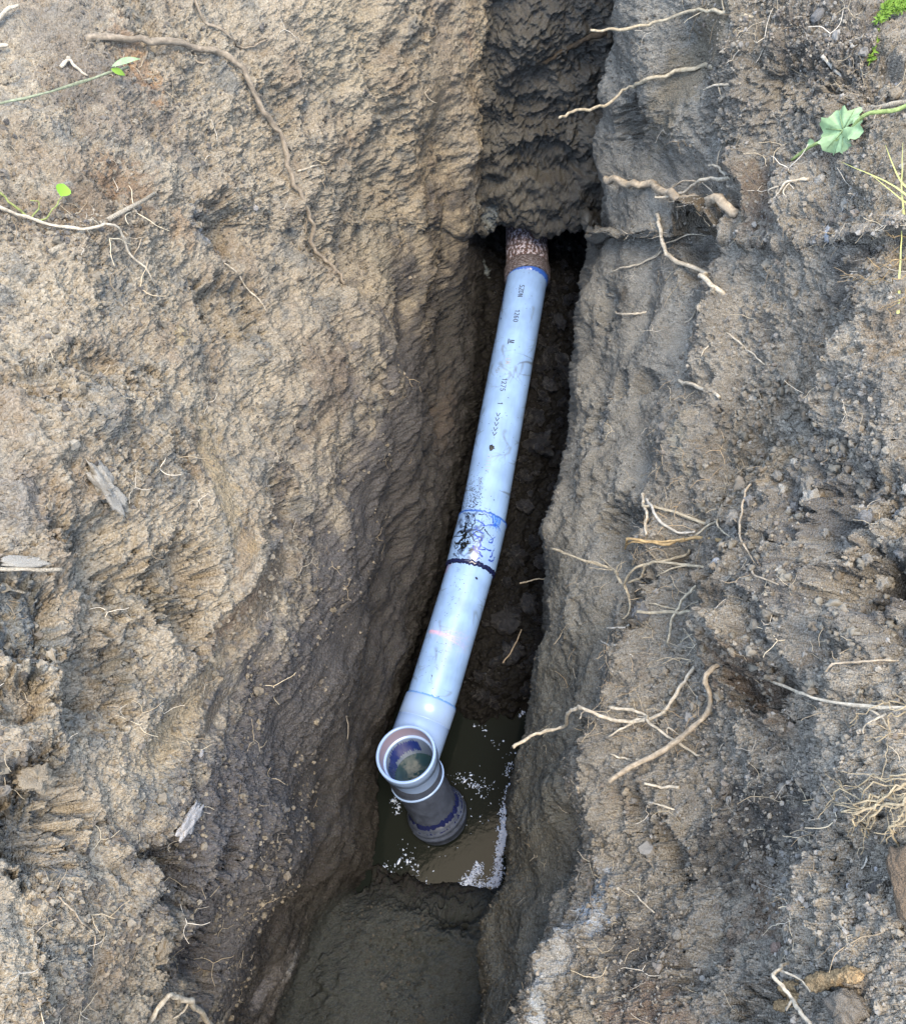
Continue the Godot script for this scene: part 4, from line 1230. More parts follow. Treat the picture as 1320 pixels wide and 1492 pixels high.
	net.append([Vector3(-0.9245, 1.17, 0.7727), Vector3(-0.4245, 1.2, 0.7727), Vector3(-0.4209, 1.2, 0.804), Vector3(-0.4333, 1.2, 0.8453), Vector3(-0.4674, 1.2, 0.9076), Vector3(-0.5428, 1.2, 1.0096), Vector3(-0.3947, 1.2, 1.0225), Vector3(-0.2325, 1.2, 1.0318), Vector3(-0.0831, 1.2, 1.0397), Vector3(-0.0773, 1.2, 1.0009), Vector3(-0.0254, 1.2, 0.933), Vector3(0.2056, 1.2, 0.8754), Vector3(0.3533, 1.2, 0.8218), Vector3(0.8533, 1.17, 0.8218)])
	make_base()
	dent.resize(nu * nv)
	calm.resize(nu * nv)
	feature(1, 1.3351, 13.4162, 0.0667, 0.0675, 1.24, Vector3(0.3234, -0.9331, 0.1572))
	feature(1, 3.1029, 14.0505, 0.0279, 0.0375, 1.48, Vector3(-0.398, 0.3984, 0.8264))
	feature(1, 2.7168, 8, 0.0584, 0.045, 1.4, Vector3(-0.2886, 0.4519, 0.8441))
	feature(1, 2.5538, 5.7791, 0.0455, 0.03, 1.16, Vector3(0, 1, 0))
	feature(1, 2.7996, 3.2784, 0.045, 0.024, 1.4, Vector3(0.1362, -0.7025, 0.6985))
	feature(0, 2.7235, 4.168, 0.0741, 0.027, 1.32, Vector3(0.3239, -0.7942, 0.5142))
	feature(0, 3.5404, 4.1144, 0.1198, 0.027, 1.24, Vector3(-0.0915, -0.6904, 0.7176))
	feature(1, 3.668, 5.0506, 0.0668, 0.018, 1.64, Vector3(0.452, -0.8076, -0.3788))
	feature(0, 3.9361, 8.9615, 0.0668, 0.024, 1, Vector3(0, 1, 0))
	feature(1, 3.5445, 7.4065, 0.0758, 0.021, 1.64, Vector3(0.4199, -0.6037, -0.6777))
	feature(1, 3.6049, 3.4713, 0.0479, 0.021, 1.96, Vector3(0.4293, -0.8811, -0.1983))
	feature(1, 3.7997, 2.4742, 0.0346, 0.018, 2.2, Vector3(-0.4812, -0.3416, 0.8073))
	feature(1, 1.8449, 2.184, 0.0304, 0.018, 1.8, Vector3(0.3874, -0.311, 0.8679))
	feature(1, 2.2905, 3.7812, 0.0347, 0.012, 1, Vector3(0, 1, 0))
	feature(2, 1.7163, 10.8005, 0.0892, -0.042, 1.4, Vector3(0.3686, -0.9157, -0.1602))
	feature(1, 2.1678, 11.0663, 0.0485, 0.045, 1.24, Vector3(0, 1, 0))
	feature(1, 2.4617, 10.8675, 0.0484, 0.045, 1.16, Vector3(0.4817, -0.876, -0.0226))
	feature(1, 2.5168, 11.3944, 0.042, 0.042, 1.16, Vector3(0.3175, -0.744, 0.5879))
	feature(1, 1.1595, 11.2642, 0.0576, 0.045, 1.32, Vector3(0.6944, -0.4556, 0.557))
	feature(1, 1.5427, 10.5345, 0.0328, 0.021, 1.48, Vector3(0.3949, -0.9169, -0.0574))
	feature(1, 3.2534, 10.2718, 0.0406, 0.021, 1.48, Vector3(-0.2084, 0.2232, 0.9522))
	feature(0, 3.335, 10.4053, 0.0512, 0.021, 1, Vector3(0, 1, 0))
	feature(1, 1.8795, 11.8611, 0.0496, 0.039, 1.24, Vector3(0.1938, -0.8074, -0.5572))
	feature(1, 1.1286, 12.0768, 0.0375, 0.039, 1, Vector3(0, 1, 0))
	feature(1, 1.0739, 13.5672, 0.0351, 0.048, 1.32, Vector3(0.5454, -0.245, 0.8015))
	feature(1, 1.9767, 12.2929, 0.0296, 0.027, 1.48, Vector3(0.2464, -0.8065, -0.5374))
	feature(1, 2.6752, 14.471, 0.0512, 0.048, 1.48, Vector3(0.029, -0.9035, 0.4277))
	feature(1, 3.5395, 16, 0.0581, 0.045, 1.48, Vector3(-0.0795, -0.8648, 0.4958))
	feature(1, 3.0066, 15.7934, 0.0316, 0.033, 1.64, Vector3(0.0057, -0.913, 0.4079))
	feature(2, 2.4196, 14.6079, 0.0734, 0.042, 1, Vector3(-0.4184, 0.6621, 0.6217))
	feature(1, 3.6603, 13.9042, 0.0467, 0.021, 1.8, Vector3(-0.2831, 0.8388, 0.4651))
	feature(1, 3.6639, 13, 0.0354, 0.015, 1.4, Vector3(-0.229, 0.7309, 0.6429))
	feature(0, 1.31, 9.573, 0.0897, -0.024, 1.24, Vector3(0, 1, 0))
	feature(1, 1.1986, 8.9857, 0.0338, 0.021, 1.4, Vector3(0.8265, -0.5464, 0.1358))
	feature(1, 1.5212, 8.7522, 0.033, 0.018, 1.8, Vector3(0.503, -0.7975, -0.3331))
	feature(0, 2.1278, 9.443, 0.1018, -0.021, 1, Vector3(0, 1, 0))
	feature(1, 1.9903, 9, 0.0262, 0.018, 1.64, Vector3(0.3791, -0.5417, -0.7503))
	feature(1, 3.5646, 8.5266, 0.0394, 0.012, 1.8, Vector3(-0.2026, 0.2381, 0.9499))
	feature(0, 4.6243, 9.584, 0.0999, 0.021, 1.8, Vector3(-0.2055, -0.0275, 0.9783))
	feature(1, 4.3638, 7.8119, 0.0505, 0.018, 2.12, Vector3(-0.1697, 0.0599, 0.9837))
	feature(3, 3.144, 11.0663, 0.0414, 0.006, 4.2, Vector3(-0.307, 0.5133, 0.8014))
	feature(3, 2.7556, 12.0715, 0.0339, 0.009, 4.2, Vector3(-0.2788, 0.5705, 0.7726))
	feature(3, 2.482, 12.5627, 0.0264, 0.006, 3.4, Vector3(-0.2698, 0.6156, 0.7404))
	feature(3, 3.0708, 12, 0.027, 0.006, 5, Vector3(-0.2724, 0.5132, 0.8139))
	feature(3, 2.6423, 10, 0.0368, 0.0045, 3, Vector3(0.0948, -0.2342, 0.9676))
	feature(3, 2.8572, 10.7356, 0.0307, 0.0045, 2.6, Vector3(-0.1489, 0.1396, 0.9789))
	feature(3, 4.0444, 11.5256, 0.0492, 0.006, 4.2, Vector3(-0.2868, 0.6365, 0.716))
	feature(3, 3.6531, 12.4464, 0.0361, 0.006, 4.2, Vector3(-0.2677, 0.7278, 0.6314))
	feature(3, 4.1741, 12.8397, 0.0377, 0.0045, 4.2, Vector3(-0.1683, 0.8021, 0.573))
	feature(3, 4.0491, 10.2719, 0.0524, 0.006, 2.6, Vector3(-0.2306, 0.1865, 0.955))
	feature(3, 4.1706, 8.3593, 0.0552, 0.006, 2.6, Vector3(-0.1483, -0.0302, 0.9885))
	feature(3, 4.0533, 3.2803, 0.0694, 0.006, 2.6, Vector3(-0.1771, -0.7761, 0.6053))
	feature(3, 2.6436, 14.877, 0.0303, 0.006, 2.6, Vector3(-0.3997, 0.4231, 0.8132))
	feature(3, 4.4015, 5.4467, 0.057, 0.0045, 2.6, Vector3(-0.1669, -0.7324, 0.6601))
	feature(3, 4.3311, 14.2177, 0.0458, 0.0045, 2.6, Vector3(-0.5018, 0.4026, 0.7656))
	feature(1, 6.6939, 4.121, 0.0577, 0.045, 1.8, Vector3(0.985, -0.1634, 0.0546))
	feature(1, 6.5694, 3.503, 0.0426, 0.03, 2.12, Vector3(0.9763, -0.1897, 0.104))
	feature(0, 6.3174, 2.4748, 0.062, -0.0375, 1.32, Vector3(0.9612, -0.2432, 0.1299))
	feature(1, 7.0516, 2.731, 0.0378, 0.027, 1.4, Vector3(0.9226, 0.317, -0.2197))
	feature(1, 9.3235, 3.546, 0.0429, 0.045, 1.56, Vector3(-0.1713, -0.9387, -0.2991))
	feature(1, 9.8396, 7.1094, 0.071, 0.063, 1.16, Vector3(-0.0333, -0.5187, 0.8543))
	feature(3, 10.035, 5.0733, 0.0239, 0.012, 3.8, Vector3(-0.1964, -0.6084, 0.7689))
	feature(1, 10.0641, 4.5142, 0.0221, 0.03, 1.4, Vector3(-0.1447, -0.1711, 0.9746))
	feature(0, 9.6713, 3.8035, 0.0601, -0.018, 1.4, Vector3(0.3775, 0.2935, 0.8783))
	feature(2, 10.5549, 4.6318, 0.1021, 0.03, 1.16, Vector3(0.4877, 0.8666, -0.1052))
	feature(3, 9.8328, 2.5599, 0.0406, 0.003, 2.12, Vector3(-0.2157, -0.9545, 0.206))
	feature(3, 9.6076, 3.0931, 0.0314, 0.003, 1.8, Vector3(-0.1205, -0.992, -0.0373))
	feature(1, 9.6291, 10.4382, 0.0467, 0.0525, 1.64, Vector3(0.1754, 0.5708, 0.8021))
	feature(1, 9.956, 11.2311, 0.0464, 0.045, 1.56, Vector3(-0.3617, -0.1779, 0.9152))
	feature(1, 10.1726, 10.7676, 0.0207, 0.0375, 1.32, Vector3(0.5412, 0.7651, -0.349))
	feature(1, 9.7906, 10.438, 0.0263, 0.03, 1.8, Vector3(-0.0745, 0.2328, 0.9697))
	feature(0, 11.3089, 10.9797, 0.1624, -0.0825, 1.08, Vector3(0.1333, 0.932, 0.3372))
	feature(0, 11.5497, 10.2566, 0.082, 0.075, 1.16, Vector3(0.073, 0.8249, 0.5606))
	feature(1, 11.8408, 10.9612, 0.0459, 0.0525, 1.32, Vector3(0.601, 0.7819, 0.166))
	feature(2, 10.5337, 10, 0.0979, -0.03, 1, Vector3(-0.1526, -0.5714, -0.8063))
	feature(0, 10.9939, 11.6577, 0.1274, -0.045, 1.24, Vector3(0.2457, 0.8924, 0.3785))
	feature(1, 11.0272, 12.0571, 0.0416, 0.045, 1.96, Vector3(0.1901, 0.8726, 0.4499))
	feature(0, 10.7384, 11.1983, 0.0607, -0.03, 1.8, Vector3(-0.2091, 0.0608, 0.976))
	feature(1, 10.6328, 11.3292, 0.0155, 0.03, 4.2, Vector3(-0.2047, 0.0811, 0.9755))
	feature(1, 10.4669, 13.9036, 0.0239, 0.0375, 2.12, Vector3(0.0569, 0.2214, 0.9735))
	feature(1, 10.28, 13.4744, 0.022, 0.024, 2.2, Vector3(-0.0094, 0.107, 0.9942))
	feature(0, 10.4111, 13.5558, 0.0609, -0.0225, 1.8, Vector3(-0.1386, -0.0934, 0.9859))
	feature(1, 9.7318, 12.5224, 0.0255, 0.018, 1.4, Vector3(0, 1, 0))
	feature(1, 9.2923, 9.4429, 0.0388, 0.018, 1.8, Vector3(-0.211, -0.0362, 0.9768))
	feature(0, 9.2672, 9.7237, 0.0774, -0.024, 1.8, Vector3(-0.1856, 0.0288, 0.9822))
	feature(0, 9.4114, 11.3265, 0.0599, -0.021, 1.48, Vector3(-0.3215, -0.3024, 0.8973))
	feature(1, 9.4433, 8.9997, 0.0211, 0.021, 1.96, Vector3(-0.1463, 0.0503, 0.988))
	feature(1, 9.5895, 8.9612, 0.0244, 0.021, 1.48, Vector3(0, 1, 0))
	feature(1, 9.2241, 8.0943, 0.0366, 0.021, 1.8, Vector3(-0.1312, -0.0041, 0.9914))
	feature(0, 9.7688, 12.9994, 0.0716, -0.024, 1.4, Vector3(-0.1264, 0.0748, 0.9892))
	feature(1, 9.6984, 13.5551, 0.0362, 0.015, 1.64, Vector3(0.2251, 0.7787, 0.5857))
	feature(2, 9.733, 14.9998, 0.0882, 0.018, 1.16, Vector3(0.0419, 0.8067, 0.5894))
	feature(0, 10.1741, 15.2344, 0.0474, -0.018, 1.8, Vector3(-0.5387, -0.2371, 0.8084))
	feature(0, 11.479, 8.945, 0.0848, -0.018, 1.4, Vector3(0, 1, 0))
	feature(1, 11.8979, 10.9713, 0.0287, 0.03, 1.16, Vector3(0, 1, 0))
	feature(1, 10.79, 15.7935, 0.0408, 0.018, 1.48, Vector3(-0.6197, -0.2985, 0.7259))
	feature(0, 11.4899, 14.9654, 0.0691, -0.03, 1, Vector3(0, 1, 0))
	feature(1, 11.785, 13.9605, 0.0435, 0.03, 1.4, Vector3(0, 1, 0))
	feature(1, 11.2643, 16.5836, 0.0474, 0.045, 1.8, Vector3(0.2558, 0.9667, -0.003))
	feature(1, 10.6196, 3, 0.0508, 0.03, 1.4, Vector3(0.518, 0.3715, 0.7705))
	feature(1, 11.6214, 2.724, 0.0636, 0.045, 1.24, Vector3(0, 1, 0))
	feature(0, 5.6232, 14.4113, 0.0459, -0.045, 1.16, Vector3(0.9122, 0.404, 0.0679))
	feature(0, 7.2416, 14.9427, 0.0523, 0.0675, 1.24, Vector3(0.9458, 0.0059, 0.3248))
	feature(0, 6.4019, 14.7504, 0.0265, 0.03, 1.16, Vector3(0.9979, 0.0083, 0.0638))
	feature(0, 7.999, 14.8621, 0.0233, -0.03, 1.16, Vector3(0.0805, 0.8285, 0.5542))
	feature(0, 6.2193, 14.4783, 0.0211, -0.018, 1.32, Vector3(0.8417, 0.3953, 0.3679))
	feature(0, 7.3739, 14.8578, 0.0234, 0.021, 1.16, Vector3(0.9702, -0.2342, 0.0615))
	feature(0, 6.624, 15.7915, 0.0704, 0.018, 1.24, Vector3(0.961, 0.0082, 0.2764))
	feature(0, 5.6181, 16, 0.0565, -0.018, 1.24, Vector3(0.2919, 0.2544, 0.922))
	feature(1, 7.1454, 15.5729, 0.0226, 0.009, 1.4, Vector3(0.9605, -0.1385, 0.2415))
	shape_soil()
	colour_soil()
	patch(3.6804, 6.2939, 0.0805, Color(.33, .3, .24), 0.6, 1.8, Vector3(0.0835, -0.6675, 0.7399))
	patch(3.2167, 2.2296, 0.1066, Color(.43, .37, .27), 0.5, 1.6, Vector3(0.0734, -0.753, 0.6539))
	patch(1.6985, 3.2617, 0.0874, Color(.2, .17, .145), 0.6, 1.5, Vector3(0.756, -0.6544, 0.0152))
	patch(1.5676, 5.2521, 0.0679, Color(.17, .125, .085), 0.6, 1, Vector3(0, 1, 0))
	patch(1.7745, 4.5668, 0.0511, Color(.2, .12, .07), 0.55, 1, Vector3(0, 1, 0))
	patch(1.85, 2.7709, 0.03, Color(.36, .19, .08), 0.6, 2.6, Vector3(0.381, -0.4041, 0.8316))
	patch(2.2602, 6.2892, 0.039, Color(.34, .2, .1), 0.35, 1, Vector3(0, 1, 0))
	patch(2.2767, 8.4855, 0.0169, Color(.5, .41, .24), 0.5, 1.5, Vector3(0.384, -0.5248, -0.7597))
	patch(2.891, 10.6697, 0.0112, Color(.46, .32, .15), 0.6, 2, Vector3(0.2948, -0.4773, -0.8278))
	patch(2.8316, 2.1511, 0.0507, Color(.42, .35, .26), 0.4, 1, Vector3(0, 1, 0))
	patch(1.13, 11.3299, 0.062, Color(.17, .19, .2), 0.8, 1.4, Vector3(0.7989, -0.5129, 0.314))
	patch(1.3084, 13.4161, 0.0581, Color(.16, .17, .175), 0.8, 1.3, Vector3(0.348, -0.9136, 0.2104))
	patch(1.4081, 2.4354, 0.0874, Color(.21, .19, .165), 0.6, 1.4, Vector3(0.7631, -0.3419, 0.5484))
	patch(1.105, 10.2681, 0.0435, Color(.2, .2, .2), 0.5, 1, Vector3(0, 1, 0))
	patch(2.5406, 6.9007, 0.0141, Color(.6, .6, .62), 0.9, 1.4, Vector3(0.4288, -0.7182, 0.548))
	patch(2.3997, 5.7814, 0.0215, Color(.2, .21, .22), 0.7, 2, Vector3(0.0986, -0.5231, 0.8466))
	patch(2.6228, 11.7585, 0.0202, Color(.17, .17, .17), 0.6, 2, Vector3(0.1656, -0.5425, 0.8236))
	patch(3.144, 11.0663, 0.0345, Color(.16, .125, .09), 0.7, 5, Vector3(-0.307, 0.5133, 0.8014))
	patch(2.9038, 11.3289, 0.0163, Color(.15, .11, .08), 0.7, 6, Vector3(-0.2977, 0.5145, 0.8042))
	patch(2.7556, 12.0715, 0.028, Color(.30, .24, .16), 0.6, 5, Vector3(-0.2788, 0.5705, 0.7726))
	patch(2.9773, 12.2929, 0.0131, Color(.2, .16, .11), 0.6, 5, Vector3(-0.2755, 0.6102, 0.7428))
	patch(2.5756, 12.5235, 0.0218, Color(.34, .28, .19), 0.6, 4, Vector3(-0.2718, 0.6205, 0.7356))
	patch(4.601, 8.3598, 0.0713, Color(.07, .068, .066), 0.7, 3, Vector3(-0.1829, 0.0934, 0.9787))
	patch(4.7104, 9.3711, 0.056, Color(.1, .085, .075), 0.7, 2, Vector3(-0.2019, -0.0213, 0.9792))
	patch(2.6423, 10, 0.036, Color(.36, .28, .17), 0.7, 3.2, Vector3(0.0948, -0.2342, 0.9676))
	patch(2.8497, 10.6697, 0.0222, Color(.25, .18, .11), 0.6, 3, Vector3(-0.1229, 0.0861, 0.9887))
	patch(3.4938, 9, 0.0683, Color(.21, .165, .125), 0.6, 2, Vector3(-0.1455, 0.1196, 0.9821))
	patch(4.1475, 2.2308, 0.0521, Color(.33, .29, .25), 0.5, 4, Vector3(-0.0523, -0.9288, 0.3668))
	patch(4.5775, 2.4747, 0.0168, Color(.24, .15, .12), 0.4, 3, Vector3(-0.0299, -0.9583, 0.2841))
	patch(4.7753, 4.6547, 0.0338, Color(.3, .3, .29), 0.6, 4, Vector3(-0.0111, -0.9984, 0.0552))
	patch(5.0595, 7.5198, 0.0135, Color(.22, .26, .28), 0.85, 9, Vector3(-0.1371, -0.8191, 0.5571))
	patch(5.5731, 4.7421, 0.0178, Color(.24, .27, .28), 0.8, 3, Vector3(-0.031, -0.9992, -0.0254))
	patch(4.7177, 16.101, 0.0732, Color(.3, .29, .3), 0.4, 1.4, Vector3(-0.2005, 0.841, 0.5026))
	patch(4.7942, 15.7921, 0.0301, Color(.4, .42, .46), 0.65, 1.8, Vector3(-0.2739, 0.8171, 0.5073))
	patch(4.6074, 16.3027, 0.0247, Color(.36, .36, .4), 0.5, 2, Vector3(-0.1677, 0.8111, 0.5604))
	patch(4.0227, 2.4744, 0.0241, Color(.35, .33, .29), 0.4, 5, Vector3(-0.2526, -0.7422, 0.6207))
	patch(10.1526, 15.1761, 0.0362, Color(.62, .68, .75), 0.85, 2.4, Vector3(-0.5127, -0.1994, 0.8351))
	patch(10.1412, 15.7935, 0.018, Color(.56, .56, .54), 0.85, 4, Vector3(-0.58, -0.3088, 0.7538))
	patch(10.1002, 16.4962, 0.0153, Color(.62, .66, .69), 0.9, 4, Vector3(-0.4169, 0.0055, 0.9089))
	patch(10.1751, 14.6095, 0.0195, Color(.30, .34, .38), 0.6, 1.6, Vector3(-0.3957, -0.3237, 0.8594))
	patch(10.2379, 16, 0.0298, Color(.33, .28, .21), 0.6, 3, Vector3(-0.4655, -0.0179, 0.8849))
	patch(9.6789, 2.82, 0.0569, Color(.28, .245, .185), 0.75, 3.4, Vector3(-0.1721, -0.985, 0.0158))
	patch(9.8831, 2.2313, 0.0412, Color(.29, .25, .185), 0.7, 2, Vector3(-0.1183, -0.848, 0.5167))
	patch(10.2789, 2.4754, 0.0914, Color(.2, .175, .14), 0.5, 1, Vector3(0, 1, 0))
	patch(9.8861, 7.3256, 0.0375, Color(.075, .05, .035), 0.85, 1.4, Vector3(-0.0146, -0.5697, 0.8217))
	patch(9.3374, 3.5978, 0.0263, Color(.12, .085, .055), 0.7, 1.9, Vector3(-0.1804, -0.9425, -0.2813))
	patch(9.7801, 4.8087, 0.0579, Color(.2, .155, .1), 0.7, 1.5, Vector3(0.3879, 0.6652, 0.638))
	patch(10.2546, 4.5527, 0.0405, Color(.17, .11, .075), 0.6, 2, Vector3(-0.0365, 0.0523, 0.998))
	patch(10.081, 5.0732, 0.0191, Color(.3, .26, .2), 0.8, 4, Vector3(-0.1976, -0.6017, 0.7739))
	patch(10.5964, 11.3292, 0.0218, Color(.21, .13, .075), 0.7, 5, Vector3(-0.1809, 0.1195, 0.9762))
	patch(10.7447, 9.9309, 0.055, Color(.32, .25, .165), 0.6, 2, Vector3(0.3883, 0.8619, 0.3263))
	patch(11.1426, 10.3994, 0.1128, Color(.25, .24, .225), 0.55, 1.2, Vector3(0, 1, 0))
	patch(10.7448, 11.0665, 0.0666, Color(.145, .135, .12), 0.6, 1, Vector3(0, 1, 0))
	patch(11.4176, 11.1013, 0.0575, Color(.14, .13, .125), 0.6, 1, Vector3(0, 1, 0))
	patch(10.9778, 12, 0.0418, Color(.16, .1, .06), 0.6, 2, Vector3(0.2403, 0.8298, 0.5036))
	patch(11.1411, 12.1399, 0.0707, Color(.15, .12, .095), 0.5, 1, Vector3(0, 1, 0))
	patch(11.0042, 13.4749, 0.0586, Color(.07, .068, .068), 0.75, 1.8, Vector3(0.3174, 0.9472, 0.0466))
	patch(10.7429, 14, 0.0492, Color(.075, .072, .07), 0.7, 1.4, Vector3(0, 1, 0))
	patch(10.5394, 15.7934, 0.0759, Color(.09, .08, .075), 0.6, 1.3, Vector3(0, 1, 0))
	patch(11.0083, 14.8772, 0.0389, Color(.3, .2, .13), 0.6, 1.3, Vector3(0, 1, 0))
	patch(10.6812, 16.6348, 0.041, Color(.32, .22, .16), 0.5, 2, Vector3(0.5506, 0.8347, -0.0032))
	patch(10.8662, 15.3501, 0.0282, Color(.3, .21, .15), 0.5, 1, Vector3(0, 1, 0))
	patch(11.872, 11.0994, 0.0417, Color(.12, .11, .11), 0.6, 1, Vector3(0, 1, 0))
	patch(11.1158, 8.8399, 0.0928, Color(.24, .195, .14), 0.5, 1, Vector3(0, 1, 0))
	patch(10.4403, 9.4421, 0.0882, Color(.25, .2, .14), 0.5, 1, Vector3(0, 1, 0))
	patch(11.8755, 8.4749, 0.0283, Color(.33, .25, .17), 0.4, 2, Vector3(-0.2567, 0.0017, 0.9665))
	patch(11.7651, 4.1726, 0.0786, Color(.2, .17, .12), 0.5, 1, Vector3(0, 1, 0))
	patch(10.9883, 2.3908, 0.0868, Color(.14, .13, .125), 0.5, 1, Vector3(0, 1, 0))
	patch(11.333, 7.5758, 0.0664, Color(.13, .12, .115), 0.5, 1, Vector3(0, 1, 0))
	patch(9.3558, 9.4428, 0.0186, Color(.34, .36, .37), 0.6, 3, Vector3(-0.2377, -0.092, 0.967))
	patch(10.0485, 9.5834, 0.0158, Color(.36, .35, .3), 0.7, 5, Vector3(-0.1581, 0.0972, 0.9826))
	patch(9.5552, 5.0684, 0.0216, Color(.27, .22, .15), 0.6, 1.5, Vector3(0, 1, 0))
	patch(9.3542, 7.9045, 0.0194, Color(.14, .11, .08), 0.6, 1, Vector3(0, 1, 0))
	patch(4.4107, 3, 0.0342, Color(.38, .35, .30), 0.6, 6, Vector3(-0.0823, -0.9018, 0.4242))
	patch(4.576, 4.1829, 0.0229, Color(.36, .34, .31), 0.6, 5, Vector3(-0.0397, -0.9238, 0.3809))
	patch(11.3494, 10.2107, 0.0725, Color(.17, .16, .15), 0.6, 1, Vector3(0, 1, 0))
	patch(11.8233, 10.859, 0.0426, Color(.13, .125, .12), 0.7, 1, Vector3(0, 1, 0))
	patch(10.7229, 10.5371, 0.0462, Color(.19, .175, .155), 0.5, 1, Vector3(0, 1, 0))
	var jl: int = start_u[5]
	var jr: int = start_u[8]
	var ie: int = start_v[6]
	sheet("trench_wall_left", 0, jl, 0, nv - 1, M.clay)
	sheet("trench_end_wall", jl, jr, 0, ie, M.back)
	sheet("trench_floor", jl, jr, ie, nv - 1, M.mud)
	sheet("trench_wall_right", jr, nu - 1, 0, nv - 1, M.loam)
	make_ground()
	make_water()
	# ---- pipes
	make_pipes()
	# ---- roots and twigs
	var pale_root := Color(.60, .53, .42)
	var cream_root := Color(.52, .45, .33)
	var white_root := Color(.58, .54, .47)
	var tan_root := Color(.48, .40, .30)
	var brown_root := Color(.33, .275, .21)
	var dark_root := Color(.10, .08, .06)
	var orange_root := Color(.50, .36, .19)
	var green_stem := Color(.33, .36, .24)
	var lime_stem := Color(.32, .36, .13)
	root("tree_root", "longest brown root on the tan wall, bent downwards to a dark tip", "root", brown_root, 0.0059, 0.0036, [0, 1.476, 2.3888, 0, 0, 1.8481, 2.5268, 0.014, 0, 2.2432, 2.5575, 0.016, 0, 2.4927, 2.7755, 0.016, 0, 2.6563, 3.3744, 0.018, 0, 2.788, 3.7806, 0.02, 0, 2.9047, 4.4516, 0.02, 0, 3.1233, 5.7694, 0.02, 0, 3.2027, 7.1287, 0.016, 0, 3.3437, 7.4603, 0.012, 0, 3.4856, 7.7909, 0], [[0.0023, 0.0011, [0, 1.9322, 2.5391, 0.0033, 0, 1.9057, 2.6417, 0.0033, 0, 1.888, 2.7463, 0]], [0.0023, 0.0014, [0, 2.2257, 2.5575, 0.0033, 0, 2.2534, 2.6786, 0.0033, 0, 2.3072, 2.7313, 0]], [0.0018, 0.0009, [0, 3.0974, 5.6421, 0.0028, 0, 3.1365, 6.5747, 0.0028, 0, 3.139, 6.8996, 0]]], "", "root")
	root("tree_root", "thin fork-ended root above the bend of the longest brown root", "root", brown_root, 0.0025, 0.0015, [0, 2.1737, 1.94, 0.0035, 0, 2.2825, 2.2127, 0.0035, 0, 2.4417, 2.4063, 0.0035, 0, 2.5574, 2.4982, 0.0035, 0, 2.6869, 2.4647, 0.0035], [], "", "root")
	root("plant_stem", "straight grey green stem with a leafy bud at its tip", "stem", green_stem, 0.0019, 0.0018, [0, 0.9777, 3.748, 0.02, 0, 1.2608, 3.3351, 0.026, 0, 1.7254, 3.0043, 0.026], [], "", "root", 0.0012)
	root("vine_runner", "long pale runner curving under the small round green leaf", "runner", pale_root, 0.0025, 0.001, [0, 0.9889, 5.2142, 0.0035, 0, 1.1735, 5.8272, 0.012, 0, 1.4142, 6.9005, 0.014, 0, 1.5813, 6.9602, 0.02, 0, 1.8306, 7.3974, 0.014, 0, 1.9678, 7.6331, 0.01, 0, 2.0605, 7.7894, 0], [], "", "root")
	root("seedling_stem", "yellow green seedling stem looping above the pale runner", "stem", lime_stem, 0.0017, 0.0009, [0, 1, 4.8802, 0.006, 0, 1.0861, 5.171, 0.01, 0, 1.1579, 5.7224, 0.01, 0, 1.2237, 5.8669, 0.012, 0, 1.2789, 5.246, 0.014, 0, 1.2979, 4.9647, 0.018], [[0.0012, 0.0007, [0, 1.161, 5.7216, 0.01, 0, 1.193, 5.1898, 0.012, 0, 1.1863, 4.9496, 0.012, 0, 1.1578, 4.899, 0.01]]], "", "root")
	root("bark_stick", "straight bark covered stick lying across the pale runner", "stick", pale_root, 0.0035, 0.0031, [0, 1.2489, 7.297, 0.012, 0, 1.9569, 4.9254, 0.02], [], "", "bark", 0.001)
	root("root_stub", "stubby forked grey rootlet above the green stem tip", "root", pale_root, 0.0028, 0.0017, [0, 1.3142, 2.8171, 0.004, 0, 1.3632, 2.7459, 0.006, 0, 1.405, 2.8725, 0.006, 0, 1.4822, 2.9576, 0.002], [[0.0021, 0.0016, [0, 1.3632, 2.7459, 0.006, 0, 1.3682, 2.64, 0.008]]], "", "root")
	root("root_stub", "cut pale root end near the top corner of the tan wall", "root", pale_root, 0.0031, 0.0023, [0, 1, 2.2746, 0.01, 0, 1.0646, 2.1817, 0.012, 0, 1.1218, 2.1036, 0.012], [], "", "root")
	root("root_stub", "short fat cream root end at the edge above the green stem", "root", pale_root, 0.0029, 0.0026, [0, 1, 2.497, 0.01, 0, 1.0612, 2.4575, 0.012], [], "", "root")
	root("root_hair", "curled thread of root just right of the bark stick", "root", tan_root, 0.0014, 0.0008, [0, 1.7531, 6.9026, 0.0024, 0, 1.8553, 7.0922, 0.0024, 0, 1.9351, 7.0656, 0.0024, 0, 2.0018, 6.7065, 0.0024], [[0.0011, 0.0007, [0, 1.9249, 7.0652, 0.0021, 0, 1.896, 7.2591, 0.0021, 0, 1.887, 7.4003, 0.0021]]], "", "root")
	root("root_hair", "thin pale rootlet hanging over the dark hollow in the wall", "root", pale_root, 0.0015, 0.001, [0, 2.6453, 7.3807, 0.0025, 0, 2.7207, 7.5112, 0.0025, 0, 2.8282, 7.7122, 0.0025, 0, 2.9266, 7.9233, 0.0025, 0, 2.9725, 8.0665, 0.0025], [], "", "root")
	root("root_hair", "short pale rootlet right of the big root bend", "root", pale_root, 0.0018, 0.0011, [0, 2.9521, 4.3364, 0.0028, 0, 3.0251, 4.2573, 0.0028, 0, 3.1273, 4.2355, 0.0028], [], "", "root")
	root("dead_stick", "flat grey stick at the left edge, upper of two", "stick", pale_root, 0.0029, 0.0022, [0, 0.99, 10.8478, 0.014, 0, 1.3273, 10.8654, 0.012], [], "", "bark", 0.0015)
